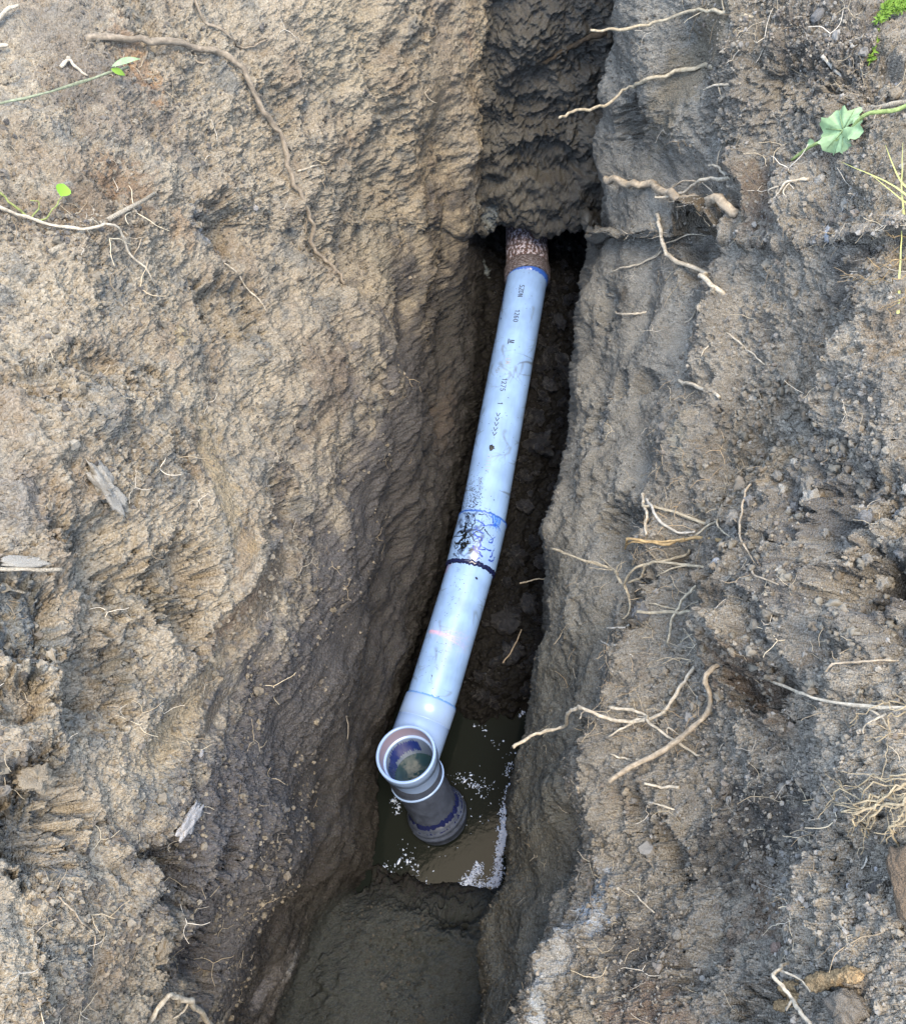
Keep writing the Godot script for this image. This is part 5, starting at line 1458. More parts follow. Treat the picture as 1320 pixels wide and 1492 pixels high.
	root("dead_stick", "flat grey stick at the left edge, lower of two", "stick", pale_root, 0.0019, 0.0015, [0, 0.99, 10.947, 0.01, 0, 1.1481, 10.9658, 0.008], [], "", "bark", 0.001)
	root("root_hair", "wavy pale rootlet with a side hair low on the tan wall", "root", tan_root, 0.0011, 0.0006, [0, 1.3828, 14.5189, 0.0021, 0, 1.4569, 14.7906, 0.0021, 0, 1.6051, 15.147, 0.0021, 0, 1.8506, 15.4133, 0.0021, 0, 1.8573, 15.7455, 0.0021], [[0.0008, 0.0004, [0, 1.5162, 15.1085, 0.0018, 0, 1.3796, 15.1647, 0.0018, 0, 1.2885, 15.3295, 0.0018]]], "", "root")
	root("root_hair", "small pale rootlet at the left edge below the deep hollow", "root", tan_root, 0.0012, 0.0007, [0, 1, 14, 0.0022, 0, 1.0734, 13.9359, 0.0022, 0, 1.1408, 13.8415, 0.0022], [], "", "root")
	root("forked_twig", "pale forked twig at the bottom edge of the tan wall", "twig", pale_root, 0.0028, 0.0039, [0, 2.9234, 16.6976, 0.004, 0, 2.9114, 16.3225, 0.014, 0, 3.0357, 16.2926, 0.018, 0, 3.2516, 16.4013, 0.022, 0, 3.5362, 16.5906, 0.026, 0, 3.9084, 16.8636, 0.03], [[0.0018, 0.0011, [0, 3.2076, 16.3817, 0.02, 0, 3.1957, 16.5164, 0.02, 0, 3.1543, 16.6448, 0.016]]], "", "root")
	root("tree_root", "dark root crossing the dark end wall of the trench", "root", dark_root, 0.0041, 0.0068, [0, 6.3478, 2.8015, 0, 0, 6.5549, 2.731, 0.004, 0, 6.8338, 2.5758, 0.008, 0, 7.0562, 2.4334, 0.012, 0, 7.288, 2.3434, 0.02], [], "", "root")
	root("tree_root", "uppermost pale root reaching out over the dark end wall", "root", cream_root, 0.0032, 0.0021, [0, 10.2102, 2.1679, -0.002, 0, 9.9725, 2.1371, 0.004, 0, 9.7069, 2.1141, 0.008, 0, 9.4244, 2.2475, 0.02, 1, -0.0613, -0.0027, 0.0061, 1, -0.055, 0.0144, 0.0168], [[0.0013, 0.0008, [0, 10.0055, 2.137, 0.0023, 0, 9.9933, 2, 0.0023, 0, 9.9747, 1.8438, 0.0023]]], "", "root")
	root("tree_root", "pale root reaching left over the trench below the uppermost one", "root", cream_root, 0.004, 0.0022, [0, 9.8339, 2.838, -0.002, 0, 9.6789, 2.82, 0.004, 0, 9.4719, 2.9272, 0.01, 0, 9.2971, 3.0463, 0.016, 1, -0.0546, -0.0128, 0.0288, 1, -0.0479, 0.006, 0.0112, 1, -0.0326, 0.0108, 0.025], [], "", "root")
	root("root_stub", "tiny pale root stub with a drooping hair beside the pale roots", "root", pale_root, 0.0023, 0.0015, [0, 10.0361, 3.0366, 0, 0, 9.9174, 3.0367, 0.006, 0, 9.8213, 3.0834, 0.012], [[0.001, 0.0006, [0, 9.9511, 3.0367, 0.004, 0, 9.9684, 3.1693, 0.002, 0, 9.928, 3.2881, 0.001]]], "", "root")
	root("thick_root", "thickest tan root, snapped off above the dark spade hole", "root", tan_root, 0.0084, 0.0064, [0, 10.047, 4.698, 0.004, 0, 9.9317, 4.6234, 0.026, 0, 9.8161, 4.5923, 0.034, 0, 9.6878, 4.5622, 0.034, 0, 9.557, 4.4716, 0.028, 0, 9.4397, 4.3893, 0.02, 0, 9.313, 4.4193, 0.022, 0, 9.1739, 4.3733, 0.028], [[0.0016, 0.0009, [0, 9.5348, 4.4641, 0.02, 0, 9.6375, 4.3432, 0.02, 0, 9.7223, 4.3427, 0.012]]], "", "root")
	root("tree_root", "slender root crossing over the thickest tan root", "root", pale_root, 0.0034, 0.0024, [0, 10.0486, 4.3791, 0.004, 0, 9.8998, 4.3642, 0.02, 0, 9.7871, 4.3648, 0.026, 0, 9.6427, 4.4785, 0.034, 0, 9.5173, 4.5637, 0.036], [[0.0012, 0.0007, [0, 9.7744, 4.3724, 0.018, 0, 9.8299, 4.4769, 0.012, 0, 9.8163, 4.6002, 0.01]]], "", "root")
	root("root_stub", "small kinked root hooked above the slender crossing root", "root", pale_root, 0.0024, 0.0018, [0, 10.0484, 4.3716, 0, 0, 9.9575, 4.2889, 0.008, 0, 9.8964, 4.1962, 0.012, 0, 9.8178, 4.1725, 0.014], [[0.0012, 0.0006, [0, 9.8869, 4.1962, 0.012, 0, 9.925, 4.0369, 0.01, 0, 9.9378, 3.8838, 0.004]]], "", "root")
	root("tree_root", "curved pale root drooping from the thick tan root past the spade hole", "root", pale_root, 0.0036, 0.0045, [0, 9.4559, 4.7021, 0.004, 0, 9.5215, 4.8955, 0.012, 0, 9.5794, 5.4167, 0.018, 0, 9.7072, 7.4178, 0.022, 0, 9.8453, 7.5719, 0.026, 0, 10.0043, 7.7642, 0.02, 0, 10.125, 7.9618, -0.002], [[0.0017, 0.0009, [0, 9.6174, 7.1431, 0.014, 0, 9.6397, 5.0695, 0.008, 0, 9.6672, 4.9704, 0.002]], [0.0015, 0.0008, [0, 9.5758, 5.375, 0.012, 0, 9.5063, 7.2811, 0.006, 0, 9.4025, 7.5037, 0.004]]], "", "root")
	root("root_hair", "pale rootlet slanting left below the curved drooping root", "root", pale_root, 0.0025, 0.0016, [0, 9.5239, 7.1883, 0, 0, 9.4453, 7.4198, 0.006, 0, 9.3548, 7.544, 0.008, 0, 9.223, 7.6122, 0.008], [], "", "root")
	root("root_hair", "little hooked rootlet near the trench lip beside the pipe joint", "root", pale_root, 0.0025, 0.0015, [0, 9.4887, 8.0848, 0, 0, 9.4366, 8.1493, 0.006, 0, 9.3721, 8.1584, 0.008, 0, 9.2932, 8.1219, 0.008], [], "", "root")
	root("root_hair", "thin rootlet in the loam under the curved drooping root", "root", pale_root, 0.0017, 0.001, [0, 10.0021, 8.0191, 0, 0, 9.8827, 8.0663, 0.002, 0, 9.8091, 8.1492, 0.002, 0, 9.7455, 8.221, 0.001], [], "", "root")
	root("twig_bit", "short straight pale twig stuck to the grey face", "twig", pale_root, 0.0037, 0.0029, [0, 9.8626, 8.9846, 0.006, 0, 9.9897, 9.0383, 0.008, 0, 10.2347, 9.1513, 0.003], [], "", "root")
	root("root_hair", "pale hair root slanting down the loam above the straight twig", "root", pale_root, 0.0015, 0.001, [0, 10.1785, 8.4274, 0.001, 0, 10.2991, 8.5594, 0.002, 0, 10.4573, 8.7355, 0.001], [[0.0014, 0.0008, [0, 10.1637, 8.5513, 0.001, 0, 10.0986, 8.6482, 0.002, 0, 10.0847, 8.7671, 0.001]]], "", "root")
	root("root_tuft", "white frayed root tuft below the lobed green leaf", "root", pale_root, 0.0027, 0.0014, [0, 10.8867, 4.3864, 0.002, 0, 10.7618, 4.4764, 0.006, 0, 10.6674, 4.5998, 0.006, 0, 10.5571, 4.6984, 0.003], [[0.0014, 0.0007, [0, 10.7622, 4.4916, 0.006, 0, 10.7327, 4.5998, 0.004, 0, 10.7676, 4.6814, 0.002]], [0.0013, 0.0007, [0, 10.6987, 4.5528, 0.006, 0, 10.6023, 4.5997, 0.004, 0, 10.532, 4.6646, 0.002]]], "", "root")
	root("twig_bit", "white curved chip of root high on the dark loam", "twig", white_root, 0.0027, 0.0018, [0, 10.9463, 2.6101, 0.004, 0, 10.9939, 2.6969, 0.006, 0, 11.0759, 2.7904, 0.003], [], "", "root", 0.0)
	root("woody_twig", "woody twig lying behind the lobed green leaf", "twig", pale_root, 0.0034, 0.0039, [0, 11.3226, 3.0082, 0.004, 0, 11.6418, 3.1031, 0.008, 0, 11.7851, 3.2395, 0.01, 0, 11.9721, 3.3695, 0.012], [[0.0017, 0.001, [0, 11.7851, 3.2395, 0.01, 0, 11.7374, 3.3851, 0.006, 0, 11.6872, 3.5073, 0.002]]], "", "bark")
	root("root_stub", "upright pale root at the top of the tangled cluster", "root", pale_root, 0.0028, 0.002, [0, 9.8472, 10.1909, 0.012, 0, 9.9039, 10.2849, 0.014, 0, 9.9777, 10.3914, 0.012, 0, 10.0483, 10.616, 0.006], [], "", "root")
	root("tree_root", "wavy white root weaving through the top of the cluster", "root", white_root, 0.0026, 0.0018, [0, 9.909, 10.2313, 0.014, 0, 10.0117, 10.3382, 0.016, 0, 10.0997, 10.4708, 0.018, 0, 10.1646, 10.5105, 0.014, 0, 10.2123, 10.4774, 0.006], [], "", "root")
	root("root_stub", "short level cream root beside the wavy white one", "root", cream_root, 0.0029, 0.0022, [0, 10.2578, 10.3847, 0, 0, 10.0719, 10.3249, 0.014, 0, 9.9276, 10.3182, 0.02], [], "", "root")
	root("tree_root", "yellowish root pair pointing left across the cluster", "root", orange_root, 0.0032, 0.0021, [0, 10.4637, 10.5699, -0.002, 0, 10.2349, 10.5566, 0.012, 0, 10.1198, 10.6555, 0.018, 0, 10.012, 10.682, 0.02, 0, 9.8562, 10.6953, 0.026], [[0.0021, 0.0014, [0, 10.2092, 10.5632, 0.014, 0, 10.1264, 10.6358, 0.02, 0, 10.0066, 10.7083, 0.022, 0, 9.8746, 10.7283, 0.024]]], "", "root")
	root("tree_root", "long branching root with a fuzzy tip hanging over the trench side", "root", cream_root, 0.0019, 0.0023, [0, 10.4745, 10.2246, -0.001, 0, 10.3752, 10.3249, 0.006, 0, 10.2656, 10.5237, 0.014, 0, 10.1579, 10.7017, 0.02, 0, 10.0073, 10.9067, 0.024, 0, 9.8653, 11.0399, 0.028, 0, 9.8057, 10.9733, 0.03, 0, 9.6877, 10.8672, 0.03, 0, 9.5191, 10.8147, 0.03, 0, 9.2654, 10.7163, 0.034], [[0.0023, 0.0014, [0, 9.8653, 11.0399, 0.028, 0, 9.8724, 11.1456, 0.028, 0, 9.8829, 11.2637, 0.024, 0, 9.867, 11.342, 0.022]], [0.0011, 0.0005, [0, 9.72, 10.887, 0.03, 0, 9.6484, 10.8145, 0.034, 0, 9.6059, 10.775, 0.03]], [0.0011, 0.0005, [0, 9.7495, 10.9201, 0.03, 0, 9.755, 10.8407, 0.034, 0, 9.766, 10.7878, 0.03]], [0.001, 0.0005, [0, 9.6947, 10.8738, 0.03, 0, 9.6418, 10.8937, 0.032, 0, 9.5925, 10.8806, 0.03]], [0.001, 0.0005, [0, 9.7635, 10.9334, 0.03, 0, 9.808, 10.8803, 0.03, 0, 9.8048, 10.8142, 0.03]], [0.0009, 0.0005, [0, 9.6566, 10.8541, 0.03, 0, 9.5934, 10.8278, 0.034, 0, 9.5661, 10.8674, 0.032]]], "", "root")
	root("tree_root", "arched cream root across the middle of the cluster", "root", cream_root, 0.0024, 0.0019, [0, 10.5743, 10.8074, -0.001, 0, 10.4511, 10.8669, 0.008, 0, 10.264, 10.8205, 0.014, 0, 10.0812, 10.8536, 0.02, 0, 9.963, 10.9666, 0.022, 0, 9.8737, 11.0266, 0.026], [[0.0014, 0.0009, [0, 10.2653, 10.8271, 0.014, 0, 10.2026, 10.9067, 0.014, 0, 10.1249, 10.9733, 0.012]]], "", "root")
	root("tree_root", "drooping root leaving the arched cream root towards the bottom", "root", cream_root, 0.0025, 0.0016, [0, 10.3735, 10.8536, 0.01, 0, 10.3603, 11, 0.016, 0, 10.3079, 11.1722, 0.02, 0, 10.2721, 11.3685, 0.022, 0, 10.2819, 11.4927, 0.02, 0, 10.2836, 11.5781, 0.012], [], "", "root")
	root("tree_root", "stout level root in the lower part of the cluster", "root", cream_root, 0.0028, 0.0025, [0, 10.6325, 11.2639, -0.002, 0, 10.4959, 11.277, 0.01, 0, 10.3036, 11.277, 0.016, 0, 10.1245, 11.3358, 0.02], [], "", "root")
	root("root_hair", "fine level root hair just above the stout level root", "root", cream_root, 0.0013, 0.0009, [0, 10.3869, 11.1985, 0, 0, 10.2693, 11.2312, 0.006, 0, 10.1372, 11.2247, 0.008, 0, 9.9465, 11.1918, 0.01], [], "", "root")
	root("root_stub", "small white hooked root left of the stout level root", "root", white_root, 0.0022, 0.0015, [0, 10.0986, 11.3423, 0, 0, 9.9789, 11.3945, 0.006, 0, 9.9171, 11.4532, 0.01, 0, 9.774, 11.4393, 0.014], [[0.0012, 0.0007, [0, 9.9155, 11.4467, 0.01, 0, 9.9165, 11.4991, 0.008]]], "", "root")
	root("root_hair", "thin white root trailing onto the grey face below the cluster", "root", white_root, 0.0017, 0.0012, [0, 10.1217, 11.7377, 0, 0, 10.0108, 11.6443, 0.004, 0, 9.8776, 11.6306, 0.006, 0, 9.6879, 11.5302, 0.01], [], "", "root")
	root("root_hair", "curly root hairs in the fibrous loam under the cluster", "root", cream_root, 0.0012, 0.0007, [0, 10.6014, 11.5189, 0, 0, 10.4881, 11.5124, 0.006, 0, 10.4077, 11.473, 0.008, 0, 10.3581, 11.5649, 0.006], [[0.0011, 0.0007, [0, 10.4493, 11.4992, 0.008, 0, 10.4461, 11.5913, 0.004, 0, 10.4045, 11.6177, 0.002]]], "", "root")
	root("hair_root", "long thin root winding down over the crumbly clods", "root", tan_root, 0.0017, 0.0011, [0, 10.6899, 10.0138, 0.004, 0, 10.8004, 10.191, 0.014, 0, 10.8629, 10.438, 0.016, 0, 10.9105, 10.6691, 0.016, 0, 11.009, 10.8407, 0.016, 0, 11.1758, 10.9391, 0.016, 0, 11.4098, 11.0356, 0.014, 0, 11.5265, 11.0977, 0.004], [[0.0012, 0.0007, [0, 10.9105, 10.6691, 0.016, 0, 10.8525, 10.6031, 0.008, 0, 10.8326, 10.524, 0.006]], [0.0012, 0.0007, [0, 11.0313, 10.8536, 0.008, 0, 11.129, 10.7439, 0.006, 0, 11.1778, 10.6612, 0.003]]], "", "root")
	root("root_hair", "short rootlet at the left rim of the crumbly clods", "root", cream_root, 0.0015, 0.0009, [0, 10.5124, 10.4378, 0.004, 0, 10.5706, 10.537, 0.008, 0, 10.6877, 10.6426, 0.002], [], "", "root")
	root("tree_root", "long pale root with a hooked tip hanging over the wet trench floor", "root", pale_root, 0.0027, 0.0027, [0, 10.5731, 11.6642, -0.002, 0, 10.4986, 11.8258, 0.01, 0, 10.4374, 12.0358, 0.016, 0, 10.3649, 12.2567, 0.02, 0, 10.2725, 12.3707, 0.024, 0, 10.1748, 12.4399, 0.032, 0, 10.1016, 12.3859, 0.04, 0, 10.0338, 12.3704, 0.046, 0, 9.924, 12.4161, 0.05, 0, 9.7054, 12.4752, 0.046, 1, -0.0499, 0.006, 0.0111, 1, -0.0378, 0.0137, 0.0185], [[0.0022, 0.0013, [0, 10.2864, 12.3707, 0.024, 0, 10.2243, 12.4477, 0.02, 0, 10.1449, 12.6194, 0.012]], [0.0013, 0.0008, [0, 9.924, 12.4161, 0.028, 0, 9.8883, 12.3391, 0.028, 0, 9.8715, 12.3085, 0.024]]], "", "root")
	root("tree_root", "smooth stout root lying diagonally below the long pale root", "root", tan_root, 0.0032, 0.0041, [0, 10.7538, 11.8465, -0.002, 0, 10.739, 12, 0.012, 0, 10.6787, 12.2189, 0.016, 0, 10.5559, 12.494, 0.02, 0, 10.4075, 12.7458, 0.024, 0, 10.2327, 13.1106, 0.03], [], "", "root", 0.002)
	root("tree_root", "short crossing root between the long pale root and the stout one", "root", pale_root, 0.0018, 0.0024, [0, 10.5403, 12.7457, 0.002, 0, 10.4477, 12.6036, 0.012, 0, 10.329, 12.4322, 0.018, 0, 10.2534, 12.3248, 0.018, 0, 10.0976, 12.2793, 0.012], [[0.0011, 0.0006, [0, 10.3988, 12.5253, 0.012, 0, 10.4194, 12.4631, 0.012, 0, 10.48, 12.5879, 0.006]]], "", "root")
	root("root_stub", "broken root stub in the loam below the stout diagonal root", "root", pale_root, 0.0024, 0.0018, [0, 10.5146, 13.1263, 0, 0, 10.4536, 13.1263, 0.006, 0, 10.3904, 13.1106, 0.008], [], "", "root")
	root("root_hair", "thin arched rootlet under the broken root stub", "root", pale_root, 0.0016, 0.001, [0, 10.4942, 13.3944, 0, 0, 10.4347, 13.3309, 0.004, 0, 10.3501, 13.3071, 0.004], [], "", "root")
	root("root_stub", "thin straw coloured root sliver at the grey edge", "root", pale_root, 0.0017, 0.0013, [0, 10.2633, 12.8093, 0.002, 0, 10.1995, 12.8252, 0.006, 0, 10.1402, 12.8172, 0.004], [], "", "root")
	root("tree_root", "pale root running in from the right edge above the fibrous crown", "root", pale_root, 0.0016, 0.0019, [0, 11.1103, 11.9829, 0.006, 0, 11.4325, 12.0553, 0.016, 0, 11.7634, 12.2194, 0.018, 0, 11.9908, 12.3506, 0.018], [[0.0012, 0.0007, [0, 11.8038, 12.2375, 0.01, 0, 11.883, 12.3088, 0.01, 0, 11.9032, 12.4356, 0.006]], [0.0012, 0.0007, [0, 11.9072, 12.3135, 0.012, 0, 11.858, 12.4276, 0.008, 0, 11.8251, 12.5012, 0.002]]], "", "root")
	root("root_hair", "curved rootlet on the loam near the right edge", "root", tan_root, 0.0013, 0.001, [0, 11.7116, 11.9693, 0.001, 0, 11.7559, 11.8451, 0.006, 0, 11.8373, 11.7838, 0.006, 0, 11.932, 11.7329, 0.002], [], "", "root")
	root("root_hair", "small dark twig on the black crumbly loam", "twig", dark_root, 0.0019, 0.0012, [0, 10.8051, 14.1258, 0.004, 0, 10.8788, 14.02, 0.006, 0, 10.942, 13.9037, 0.004], [], "", "root")
	root("tree_root", "white root bent over the rotten wood", "root", pale_root, 0.0016, 0.0022, [0, 11.4403, 15.7927, 0.004, 0, 11.5214, 15.9758, 0.024, 0, 11.5585, 16.137, 0.03, 0, 11.6072, 16.3779, 0.03, 0, 11.6805, 16.5695, 0.026, 0, 11.7437, 16.8321, 0.02], [[0.0012, 0.0007, [0, 11.6077, 16.3976, 0.03, 0, 11.5478, 16.5155, 0.018, 0, 11.4847, 16.4604, 0.008]], [0.0012, 0.0009, [0, 11.5247, 16.0162, 0.024, 0, 11.5959, 16.0744, 0.02, 0, 11.6535, 16.2364, 0.012]]], "", "root")
	root("root_hair", "little curled rootlet under the fibrous crown", "root", white_root, 0.0011, 0.0006, [0, 11.7512, 13.8639, 0.004, 0, 11.739, 14.0174, 0.006, 0, 11.6866, 14.1224, 0.002], [], "", "root")
	root("root_hair", "thin rootlet along the bleached trench edge", "root", pale_root, 0.0014, 0.0008, [0, 10.2935, 14.5545, 0.002, 0, 10.3774, 14.7727, 0.004, 0, 10.457, 15, 0.001], [], "", "root")
	root("hair_root", "pale strand lying across the black mud beside the pipe", "root", pale_root, 0.002, 0.0016, [0, 7.1575, 11.0004, 0.01, 0, 7.4348, 10.9742, 0.014, 0, 7.999, 10.9557, 0.01], [], "", "root")
	root("hair_root", "thin strand on the wet clod below the bend", "root", tan_root, 0.0017, 0.0014, [0, 7.115, 11.8168, 0.012, 0, 7.2452, 11.6727, 0.016, 0, 7.3444, 11.4824, 0.014], [], "", "root")
	stone("pale_stone", "long pale grey stone half buried in the tan wall", 1.6445, 10.0851, Vector3(0.0388, 0.0118, 0.016), M.pale_stone, 0.7, Vector3(0, -0.45, 0), "", 5, 0.6)
	stone("chalk_lump", "slanting white chalky lump on the tan wall above the dark overhang", 2.655, 13.5327, Vector3(0.011, 0.0059, 0.0338), M.chalk, 1.3, Vector3(0, -0.65, 0), "", 4, 0.6)
	stone("small_stone", "small white stone on the tan wall beside the big root tip", 2.7428, 5.0716, Vector3(0.0059, 0.0047, 0.0047), M.chalk, 0.4, Vector3(0, 0, 0), "", 3, 0.35)
	stone("small_stone", "little white fleck of stone left of the chalky lump, higher up", 2.7795, 12.7367, Vector3(0.0036, 0.0027, 0.0071), M.chalk, 0.3, Vector3(0, 0, 0), "", 3, 0.35)
	stone("bark_slab", "thin pale slab of bark above the two flat sticks", 1.1256, 10.7667, Vector3(0.0273, 0.0038, 0.0076), M.pale_stone, 0.4, Vector3(0, 0.1, 0), "", 3, 0.3)
	stone("soil_clod", "big tan clod overhanging the deep hollow at the left", 1.1877, 13.0144, Vector3(0.0207, 0.0111, 0.0152), M.clod_tan, 0.5, Vector3(0, 0.3, 0), "", 5, 0.7)
	stone("soil_clod", "rounded tan clod low on the wall above the bottom twig", 2.7695, 15.554, Vector3(0.0131, 0.0082, 0.0164), M.clod_tan, 0.15, Vector3(0, -0.4, 0), "", 5, 0.6)
	stone("bluish_stone", "bluish round stone tucked below the fuzzy root tip", 9.982, 11.1458, Vector3(0.0122, 0.01, 0.0144), M.blue_stone, 0.25, Vector3(0, 0, 0), "", 3, 0.4)
	stone("bluish_stone", "dark bluish stone in the hollow under the small hooked root", 10.0782, 11.3032, Vector3(0.0174, 0.013, 0.0195), M.blue_stone, 0.2, Vector3(0, 0.6, 0), "", 3, 0.5)
	stone("brown_stone", "blunt triangular brown stone at the bottom beside the rotten wood", 11.8059, 16.4775, Vector3(0.0192, 0.0166, 0.0192), M.brown_stone, 0.3, Vector3(0.3, 0.4, 0.2), "", 4, 0.5)
	stone("brown_stone", "squarish dark stone left of the brown block", 11.837, 14.4546, Vector3(0.012, 0.0093, 0.0113), M.dark_stone, 0.25, Vector3(0, 0.4, 0), "", 3, 0.5)
	stone("small_stone", "bluish white pebble high at the right edge of the dark loam", 11.8962, 2.7467, Vector3(0.0098, 0.0078, 0.0098), M.blue_white_stone, 0.4, Vector3(0, 0, 0), "", 3, 0.35)
	stone("small_stone", "grey pebble at the top of the right loam", 10.9166, 2.1358, Vector3(0.0146, 0.0073, 0.0083), M.blue_stone, 0.3, Vector3(0, 0.5, 0), "", 3, 0.35)
	stone("small_stone", "round tan pebble below the woody twig", 11.8677, 3.0692, Vector3(0.0097, 0.0077, 0.0097), M.clod_tan, 0.4, Vector3(0, 0, 0), "", 3, 0.35)
	stone("small_stone", "pale pebble beside the white root tuft", 10.9691, 4.3714, Vector3(0.0092, 0.0071, 0.0082), M.pale_stone, 0.4, Vector3(0, 0, 0), "", 3, 0.35)
	stone("small_stone", "bluish flake low on the dark loam beneath the tuft", 11.0199, 5.1177, Vector3(0.007, 0.004, 0.0139), M.blue_white_stone, 0.3, Vector3(0, -0.5, 0), "", 3, 0.35)
	stone("small_stone", "light pebble alone above the crumbly clods", 11.5625, 9.5705, Vector3(0.0059, 0.0051, 0.0059), M.pale_stone, 0.4, Vector3(0, 0, 0), "", 3, 0.35)
	stone("small_stone", "flat pale stone under the crumbly clods", 10.8385, 10.98, Vector3(0.0084, 0.0047, 0.0056), M.blue_white_stone, 0.4, Vector3(0, 0, 0), "", 3, 0.35)
	stone("small_stone", "pale stone beside the small roots near the right edge", 11.8496, 12.3954, Vector3(0.0064, 0.005, 0.0071), M.pale_stone, 0.35, Vector3(0, 0, 0), "", 3, 0.35)
	stone("small_stone", "tan pebble in the loam between stout root and black crumbs", 11.1306, 13.1544, Vector3(0.0074, 0.0049, 0.0082), M.clod_grey, 0.3, Vector3(0, 0, 0), "", 3, 0.35)
	stone("small_stone", "white speck of stone in the loam left of the squarish dark stone", 11.7016, 14.404, Vector3(0.0034, 0.0027, 0.0034), M.chalk, 0.4, Vector3(0, 0, 0), "", 3, 0.35)
	stone("small_stone", "white pebble above the squarish dark stone", 11.7858, 14.0405, Vector3(0.0027, 0.002, 0.0027), M.chalk, 0.4, Vector3(0, 0, 0), "", 3, 0.35)
	stone("small_stone", "cream stone chip in the loam above the rotten wood", 11.1489, 14.6305, Vector3(0.004, 0.0032, 0.0055), M.chalk, 0.3, Vector3(0, 0, 0), "", 3, 0.35)
	stone("small_stone", "pinkish stone sitting above the rotten wood", 11.1904, 15.4803, Vector3(0.0093, 0.0062, 0.007), M.pink_stone, 0.25, Vector3(0, 0, 0), "", 3, 0.35)
	stone("small_stone", "tan stone beneath the broken root stub", 10.6283, 15.327, Vector3(0.008, 0.0053, 0.008), M.clod_grey, 0.3, Vector3(0, 0, 0), "", 3, 0.35)
	stone("soil_clod", "largest grey clod at the left of the crumbly hollow", 11.2232, 10.0552, Vector3(0.016, 0.0134, 0.0154), M.clod_grey, 0.45, Vector3(0, 0, 0), "clods in the crumbly hollow", 4, 0.6)
	stone("soil_clod", "second largest clod, directly under the largest", 11.2829, 10.1916, Vector3(0.0137, 0.0114, 0.0131), M.pale_stone, 0.45, Vector3(0, 1.3, 0), "clods in the crumbly hollow", 4, 0.6)
	stone("soil_clod", "rounded clod at the right of the two largest clods", 11.6699, 10.115, Vector3(0.0117, 0.0097, 0.0112), M.blue_stone, 0.45, Vector3(0, 2.6, 0), "clods in the crumbly hollow", 4, 0.6)
	stone("soil_clod", "grey clod among many in the crumbly hollow of the loam", 11.556, 9.9269, Vector3(0.009, 0.0075, 0.0087), M.clod_grey, 0.45, Vector3(0, 3.9, 0), "clods in the crumbly hollow", 3, 0.6)
	stone("soil_clod", "grey clod among many in the crumbly hollow of the loam", 11.6475, 10.019, Vector3(0.0079, 0.0066, 0.0075), M.clod_grey, 0.45, Vector3(0, 5.2, 0), "clods in the crumbly hollow", 3, 0.6)
	stone("soil_clod", "grey clod among many in the crumbly hollow of the loam", 11.7369, 10.8518, Vector3(0.0112, 0.0093, 0.0107), M.pale_stone, 0.45, Vector3(0, 6.5, 0), "clods in the crumbly hollow", 3, 0.6)
	stone("soil_clod", "grey clod among many in the crumbly hollow of the loam", 11.81, 10.8707, Vector3(0.0092, 0.0076, 0.0088), M.blue_stone, 0.45, Vector3(0, 7.8, 0), "clods in the crumbly hollow", 3, 0.6)
	stone("soil_clod", "grey clod among many in the crumbly hollow of the loam", 11.8571, 10.8108, Vector3(0.01, 0.0083, 0.0096), M.clod_grey, 0.45, Vector3(0, 9.1, 0), "clods in the crumbly hollow", 3, 0.6)
	stone("soil_clod", "grey clod among many in the crumbly hollow of the loam", 11.7703, 10.721, Vector3(0.0074, 0.0062, 0.0071), M.clod_grey, 0.45, Vector3(0, 10.4, 0), "clods in the crumbly hollow", 3, 0.6)
	stone("soil_clod", "grey clod among many in the crumbly hollow of the loam", 11.9052, 10.913, Vector3(0.0081, 0.0067, 0.0077), M.pale_stone, 0.45, Vector3(0, 11.7, 0), "clods in the crumbly hollow", 3, 0.6)
	stone("soil_clod", "grey clod among many in the crumbly hollow of the loam", 11.9161, 11.0221, Vector3(0.008, 0.0067, 0.0077), M.blue_stone, 0.45, Vector3(0, 13, 0), "clods in the crumbly hollow", 3, 0.6)
	stone("soil_clod", "grey clod among many in the crumbly hollow of the loam", 10.6479, 10.4776, Vector3(0.0118, 0.0099, 0.0113), M.clod_grey, 0.45, Vector3(0, 14.3, 0), "clods in the crumbly hollow", 3, 0.6)
	stone("soil_clod", "grey clod among many in the crumbly hollow of the loam", 10.7876, 10.4909, Vector3(0.0127, 0.0105, 0.0121), M.clod_grey, 0.45, Vector3(0, 15.6, 0), "clods in the crumbly hollow", 3, 0.6)
	stone("soil_clod", "grey clod among many in the crumbly hollow of the loam", 10.707, 10.603, Vector3(0.0093, 0.0078, 0.0089), M.pale_stone, 0.45, Vector3(0, 16.9, 0), "clods in the crumbly hollow", 3, 0.6)
	stone("soil_clod", "grey clod among many in the crumbly hollow of the loam", 11.7184, 10.2853, Vector3(0.0105, 0.0088, 0.0101), M.blue_stone, 0.45, Vector3(0, 18.2, 0), "clods in the crumbly hollow", 3, 0.6)
	stone("soil_clod", "grey clod among many in the crumbly hollow of the loam", 11.7851, 10.3632, Vector3(0.0085, 0.0071, 0.0081), M.clod_grey, 0.45, Vector3(0, 19.5, 0), "clods in the crumbly hollow", 3, 0.6)
	stone("soil_clod", "grey clod among many in the crumbly hollow of the loam", 10.9181, 10, Vector3(0.0091, 0.0076, 0.0087), M.clod_grey, 0.45, Vector3(0, 20.8, 0), "clods in the crumbly hollow", 3, 0.6)
	stone("soil_clod", "grey clod among many in the crumbly hollow of the loam", 11.0154, 10.1503, Vector3(0.0078, 0.0065, 0.0075), M.pale_stone, 0.45, Vector3(0, 22.1, 0), "clods in the crumbly hollow", 3, 0.6)
	stone("soil_clod", "grey clod among many in the crumbly hollow of the loam", 11.1151, 10.3013, Vector3(0.0087, 0.0072, 0.0083), M.blue_stone, 0.45, Vector3(0, 23.4, 0), "clods in the crumbly hollow", 3, 0.6)
